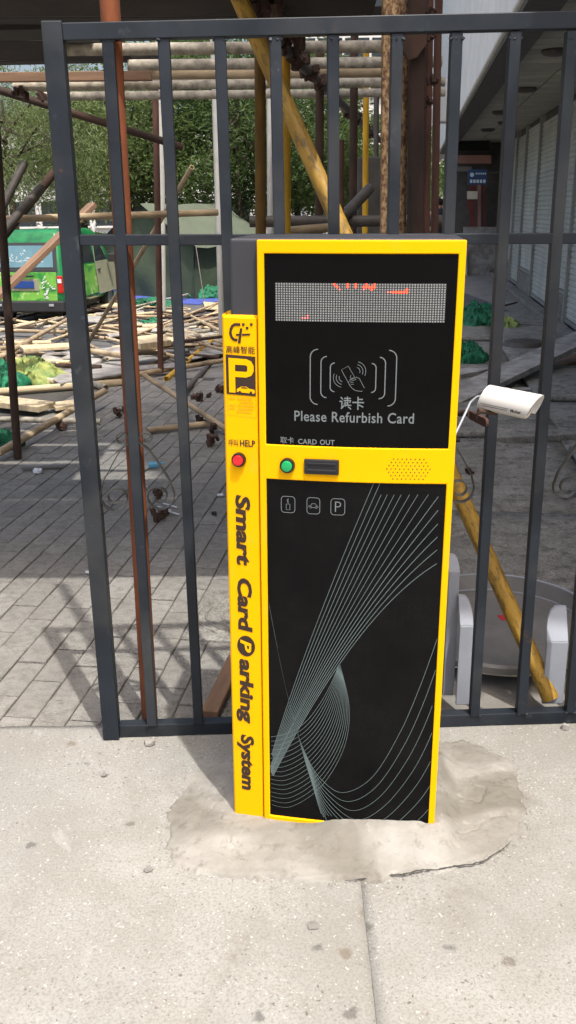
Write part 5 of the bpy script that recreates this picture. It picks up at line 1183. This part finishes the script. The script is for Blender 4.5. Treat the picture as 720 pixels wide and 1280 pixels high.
# ------------------------------------------------------------------ army tent
td = 25.0; p0 = PY(128, 357, td); p1 = PY(240, 357, td); TZ = gz((p0.x + p1.x) / 2, td) - .02
tent = thing('army_tent', 'olive green ridge tent standing on a blue tarp in the left background', 'tent', ((p0.x + p1.x) / 2, td + .2, TZ), (0, 0, R(-32)))
hw = 1.55; dp = 3.4; hwall, hr = 1.42, 2.34
def grid(c00, c10, c11, c01, n, amp, seed):
    mb = MB(); vs = []
    for j in range(n + 1):
        for i in range(n + 1):
            u, v = i / n, j / n; p = (Vector(c00).lerp(Vector(c10), u)).lerp(Vector(c01).lerp(Vector(c11), u), v); e = 4 * u * (1 - u)
            p = p + Vector((0, -1, .0)) * amp * e * mn.noise(Vector((u * 4, v * 2, seed))) + Vector((0, 0, -1)) * amp * .8 * e * (v * (1 - v)) * 2
            vs.append(p)
    return mb.add(vs, [(j * (n + 1) + i, j * (n + 1) + i + 1, (j + 1) * (n + 1) + i + 1, (j + 1) * (n + 1) + i) for j in range(n) for i in range(n)])
def canvas(c, n, amp, seed, ax_, name, m): 
    mb = grid(*c, n, 0, seed); mb.v = [tuple(Vector(v_) + Vector(ax_) * amp * mn.noise(Vector((v_[0] * 1.6 + seed, v_[1] * 1.6, v_[2] * 1.1))) ) for v_ in mb.v]; return mb.build(name, M[m], tent, True, smooth=60)
canvas(((-hw, 0, 0), (hw, 0, 0), (hw, 0, hwall), (-hw, 0, hwall)), 18, .10, 1, (0, 1, 0), 'gable_wall', 'canvas'); canvas(((-hw, 0, hwall), (hw, 0, hwall), (.02, 0, hr), (-.02, 0, hr)), 12, .05, 1, (0, 1, 0), 'gable_top', 'canvas')
canvas(((-hw, dp, 0), (hw, dp, 0), (hw, dp, hwall), (-hw, dp, hwall)), 8, .05, 4, (0, 1, 0), 'rear_wall', 'canvas'); canvas(((-hw, dp, hwall), (hw, dp, hwall), (.02, dp, hr), (-.02, dp, hr)), 8, .05, 4, (0, 1, 0), 'rear_gable', 'canvas')
for s_ in (-1, 1):
    canvas(((s_ * hw, 0, 0), (s_ * hw, dp, 0), (s_ * hw, dp, hwall), (s_ * hw, 0, hwall)), 16, .10, 5 + s_, (1, 0, 0), 'side_wall', 'canvas')
    canvas(((s_ * (hw + .22), -.15, hwall - .12), (s_ * (hw + .22), dp + .15, hwall - .12), (0, dp + .15, hr + .02), (0, -.15, hr + .02)), 16, .07, 8 + s_, (0, 0, 1), 'roof', 'canvas_roof')
    MB().tube([(s_ * (hw + .2), -.14, hwall - .1), (s_ * (hw + .9), -.8, 0)], .012, 6).build('guy_rope', M['pipe_dark'], tent, True)
for x in (-.5, .5): MB().box((x, -.05, hwall * .5), (.05, .012, hwall)).build('seam', M['canvas'], tent, True)
MB().box((0.2, 1.2, .012), (2 * hw + 1.4, 4.6, .02), (0, 0, 0)).build('ground_tarp', M['tarp'], tent, True)

# ------------------------------------------------------------------ pale posts
upright(200, 130, 202, 330, 20.5, .085, 'lamp_post', 'pale concrete post in front of the tent gable', 5.5); upright(267, 60, 276, 365, 13.5, .045, 'lamp_post', 'slim pale lamp post right of the tent', 4.4); upright(337, 120, 338, 290, 16, .05, 'lamp_post', 'slim pale post behind the dull yellow upright', 4.6)

# ------------------------------------------------------------------ trees
def tree(px, d, r, zlo, zhi, leafm, n, leaf, label, seed, lean=0, droop=0):
    rr = random.Random(seed); p = PY(px, 280, d); g = gz(p.x, d) - .03; t = thing('street_tree', label, 'tree', (p.x, d, g), group='street trees behind the scaffold')
    zc = (zlo + zhi) / 2; hz = (zhi - zlo) / 2; mb = MB(); tr = .14 + .02 * rr.random()
    pts = [(0, 0, 0), (.05, .0, zlo * .6), (lean * .4 - .05, .05, zlo + hz * .5), (lean, 0, zc + hz * .35)]; mb.tube(pts, [tr, tr * .85, tr * .6, tr * .2], 9)
    cl = []
    for i in range(64):
        while True:
            a = Vector((rr.uniform(-1, 1), rr.uniform(-1, 1), rr.uniform(-1, 1)))
            if .35 < a.length < 1: break
        q = 1 + .22 * mn.noise(a * 2 + Vector((seed, 0, 0))); cl.append(Vector((a.x * r * q + lean, a.y * r * q, zc + a.z * hz * q)))
    for i in range(16):
        e = cl[i * 4 % 64]; b0 = Vector(pts[2]).lerp(Vector(pts[3]), rr.random() * .8); m_ = b0.lerp(e, .5) + Vector((0, 0, .25)); mb.tube([b0, m_, e], [tr * .3, tr * .18, .012], 6)
    mb.build('trunk', M['bark'], t, True, smooth=50)
    vs = []; fs = []
    for i in range(n):
        c = rr.choice(cl); s_ = .24 + .055 * r; o = Vector((rr.gauss(0, s_), rr.gauss(0, s_), rr.gauss(0, s_ * .7) - droop * abs(rr.gauss(0, .8)))); c = c + o
        ax_ = Vector((rr.gauss(0, 1), rr.gauss(0, 1), rr.gauss(-.3 - droop * 2, .6))).normalized(); u_ = ax_.cross(Vector((rr.gauss(0, 1), rr.gauss(0, 1), rr.gauss(0, 1)))).normalized()
        L = leaf * rr.uniform(.6, 1.3); w_ = L * (.34 if not droop else .16); k0 = len(vs); nn_ = ax_.cross(u_) * L * .08
        vs += [c - ax_ * L * .5, c + u_ * w_ * .5 + nn_, c + ax_ * L * .5, c - u_ * w_ * .5 + nn_]; fs.append((k0, k0 + 1, k0 + 2, k0 + 3))
    me = bpy.data.meshes.new('crown'); me.from_pydata([tuple(v_) for v_ in vs], [], fs); me.materials.append(M[leafm]); put(bpy.data.objects.new('crown', me), t, True)
tree(18, 27, 2.8, 1.9, 6.6, 'leaf_c', 19000, .18, 'pale feathery tree over the green van at far left', 1, droop=.35)
tree(104, 32, 3.1, 1.9, 7.2, 'leaf_c', 19000, .19, 'pale feathery tree behind the first fence bar', 2, droop=.35)
tree(165, 31, 2.9, 1.9, 7.5, 'leaf_a', 15000, .19, 'mid green tree behind the tent peak', 3)
tree(238, 33, 3.1, 1.9, 8.0, 'leaf_b', 15000, .19, 'dark green tree right of the tent peak', 4)
tree(300, 30, 2.8, 1.8, 7.5, 'leaf_b', 15000, .19, 'dark green tree between the lamp post and the yellow uprights', 5)
tree(372, 33, 3.0, 1.8, 7.6, 'leaf_a', 15000, .19, 'mid green tree behind the diagonal brace', 6)
tree(428, 38, 2.6, 1.6, 5.6, 'leaf_a', 11000, .2, 'lower green tree behind the brown uprights', 7)
tree(480, 46, 2.6, 1.4, 5.0, 'leaf_b', 7000, .26, 'far green tree behind the concrete slab', 8)
tree(537, 58, 2.2, 1.8, 5.5, 'leaf_b', 6000, .28, 'small far tree at the end of the street by the rusty columns', 9)
# clipped hedge below them
hp = [PY(x, 285, 40) for x in (-60, 330)]; mb = MB(); rr = random.Random(2); vs = []; fs = []
for i in range(14000):
    x = rr.uniform(hp[0].x, hp[1].x); c = Vector((x, 40 + rr.uniform(-.6, .6), -.75 + rr.random() ** .8 * 1.25)); a_ = Vector((rr.gauss(0, 1), rr.gauss(0, 1), rr.gauss(0, 1))).normalized(); u_ = a_.cross(Vector((rr.gauss(0, 1), rr.gauss(0, 1), 1))).normalized(); L = rr.uniform(.10, .2); k0 = len(vs)
    vs += [c - a_ * L, c + u_ * L * .5, c + a_ * L, c - u_ * L * .5]; fs.append((k0, k0 + 1, k0 + 2, k0 + 3))
me = bpy.data.meshes.new('hedge'); me.from_pydata([tuple(v_) for v_ in vs], [], fs); me.materials.append(M['leaf_b']); tag(put(bpy.data.objects.new('hedge', me)), 'low dark clipped hedge along the far side of the road', 'hedge')

# ------------------------------------------------------------------ far buildings
def block(px0, px1, d, z0, z1, dep, m, label, cols, rows, zb, wh, ww):
    a = PY(px0, 260, d); b = PY(px1, 260, d); t = thing('far_building', label, 'building', ((a.x + b.x) / 2, d, z0)); w = b.x - a.x
    MB().box((0, dep / 2, (z1 - z0) / 2), (w, dep, z1 - z0)).build('wall', M[m], t, True)
    MB().box((0, dep / 2, z1 - z0 + .25), (w + .5, dep + .5, .5)).build('roof', M['render_grey'], t, True)
    wmesh = MB().box((0, 0, 0), (ww, .12, wh)).mesh('window', M['glass']); smesh = MB().box((0, -.1, -wh / 2 - .08), (ww + .2, .25, .12)).mesh('sill', M['pale_wall'])
    for r_ in range(rows):
        for c_ in range(cols):
            o = bpy.data.objects.new('window', wmesh); o.location = (-w / 2 + (c_ + .5) * w / cols, -.05, zb + r_ * (z1 - z0 - zb) / rows + wh * .7); put(o, t, True); s_ = bpy.data.objects.new('sill', smesh); put(s_, o, True)
    return t
block(-120, 350, 62, -.8, 6.5, 10, 'pale_wall', 'long white low building seen in gaps below the trees', 14, 2, 1.0, 1.5, 1.3)
block(380, 476, 95, -.8, 34, 14, 'pale_wall', 'tall pale block seen above the pipe ends', 6, 10, 2, 1.7, 1.0)
block(492, 536, 110, -.8, 46, 14, 'pale_wall', 'tall white apartment block between the rusty columns', 4, 14, 2, 1.7, 1.3)
block(538, 556, 70, -.8, 16, 12, 'fascia', 'narrow pale building at the end of the street', 2, 5, 3, 1.6, .7)

# ------------------------------------------------------------------ people far down the street
def person(px, d, top, bot, label, phase, facing, hgt=1.66, zg=None):
    p = PY(px, 262, d); g = (gz(p.x, d) - .03) if zg is None else zg; s = hgt / 1.7; t = thing('person', label, 'person', (p.x, d, g), (0, 0, facing), 'people far down the street')
    a = .16 * phase
    V = [(0, 0, .92), (0, 0, 1.10), (0, 0, 1.34), (0, .0, 1.47), (0, .01, 1.56), (0, .01, 1.66), (.09, 0, .88), (.10, a, .50), (.10, a * 1.4 - .02, .08), (.10, a * 1.4 + .14, .03), (-.09, 0, .88), (-.10, -a, .50), (-.10, -a * 1.6 - .06, .10), (-.10, -a * 1.6 + .08, .03), (.19, 0, 1.38), (.24, -a * .6, 1.12), (.24, -a * .6 + .1, .88), (-.19, 0, 1.38), (-.24, a * .6, 1.12), (-.24, a * .6 + .1, .88)]
    E_ = [(0, 1), (1, 2), (2, 3), (3, 4), (4, 5), (0, 6), (6, 7), (7, 8), (8, 9), (0, 10), (10, 11), (11, 12), (12, 13), (2, 14), (14, 15), (15, 16), (2, 17), (17, 18), (18, 19)]
    Rd = [.14, .13, .15, .06, .085, .075, .09, .065, .045, .035, .09, .065, .045, .035, .06, .045, .035, .06, .045, .035]
    me = bpy.data.meshes.new('body'); me.from_pydata([(x * s, y * s, z * s) for x, y, z in V], E_, []); o = bpy.data.objects.new('body', me); put(o, t, True)
    md = o.modifiers.new('skin', 'SKIN'); md.use_smooth_shade = True
    for i, q in enumerate(me.skin_vertices[0].data): q.radius = (Rd[i] * s, Rd[i] * s * .85); q.use_root = i == 0
    sb = o.modifiers.new('sub', 'SUBSURF'); sb.levels = sb.render_levels = 1; me.materials.append(M['skin'])
    MB().lathe([(.155, .84), (.165, .95), (.155, 1.1), (.19, 1.36), (.13, 1.45), (.07, 1.48)], (0, 0, 0), 14).build('shirt', M[top], t, True, smooth=60)
    for s_, ph in ((1, a), (-1, -a)): MB().tube([(s_ * .085, 0, .93), (s_ * .10, ph, .50), (s_ * .10, ph * 1.4 - .02, .10)], [.115, .085, .065], 10).build('trouser_leg', M[bot], t, True, smooth=60)
    MB().lathe([(.03, 1.50), (.098, 1.58), (.105, 1.66), (.085, 1.72), (.03, 1.76)], (0, -.015, 0), 14).build('hair', M['hair'], t, True, smooth=60)
person(383, 27, 'cloth_pink', 'cloth_dark', 'person in a pink top walking behind the diagonal brace', 1, R(60)); person(546, 30, 'cloth_white', 'cloth_dark', 'person in a white shirt walking away, leftmost of the street walkers', 1, R(-8), zg=-.04); person(552, 33, 'cloth_blue', 'cloth_dark', 'person in a blue shirt walking in the middle of the street walkers', -1, R(170), zg=-.04)
person(549, 27, 'cloth_dark', 'cloth_blue', 'person in dark top nearest among the street walkers', 1, R(180), zg=-.04); person(300, 34, 'cloth_white', 'cloth_blue', 'person in a white shirt standing near the grey car', 0, R(90)); person(570, 24, 'cloth_white', 'cloth_dark', 'person in a white shirt standing before the pink shop', 0, R(150), zg=-.04)
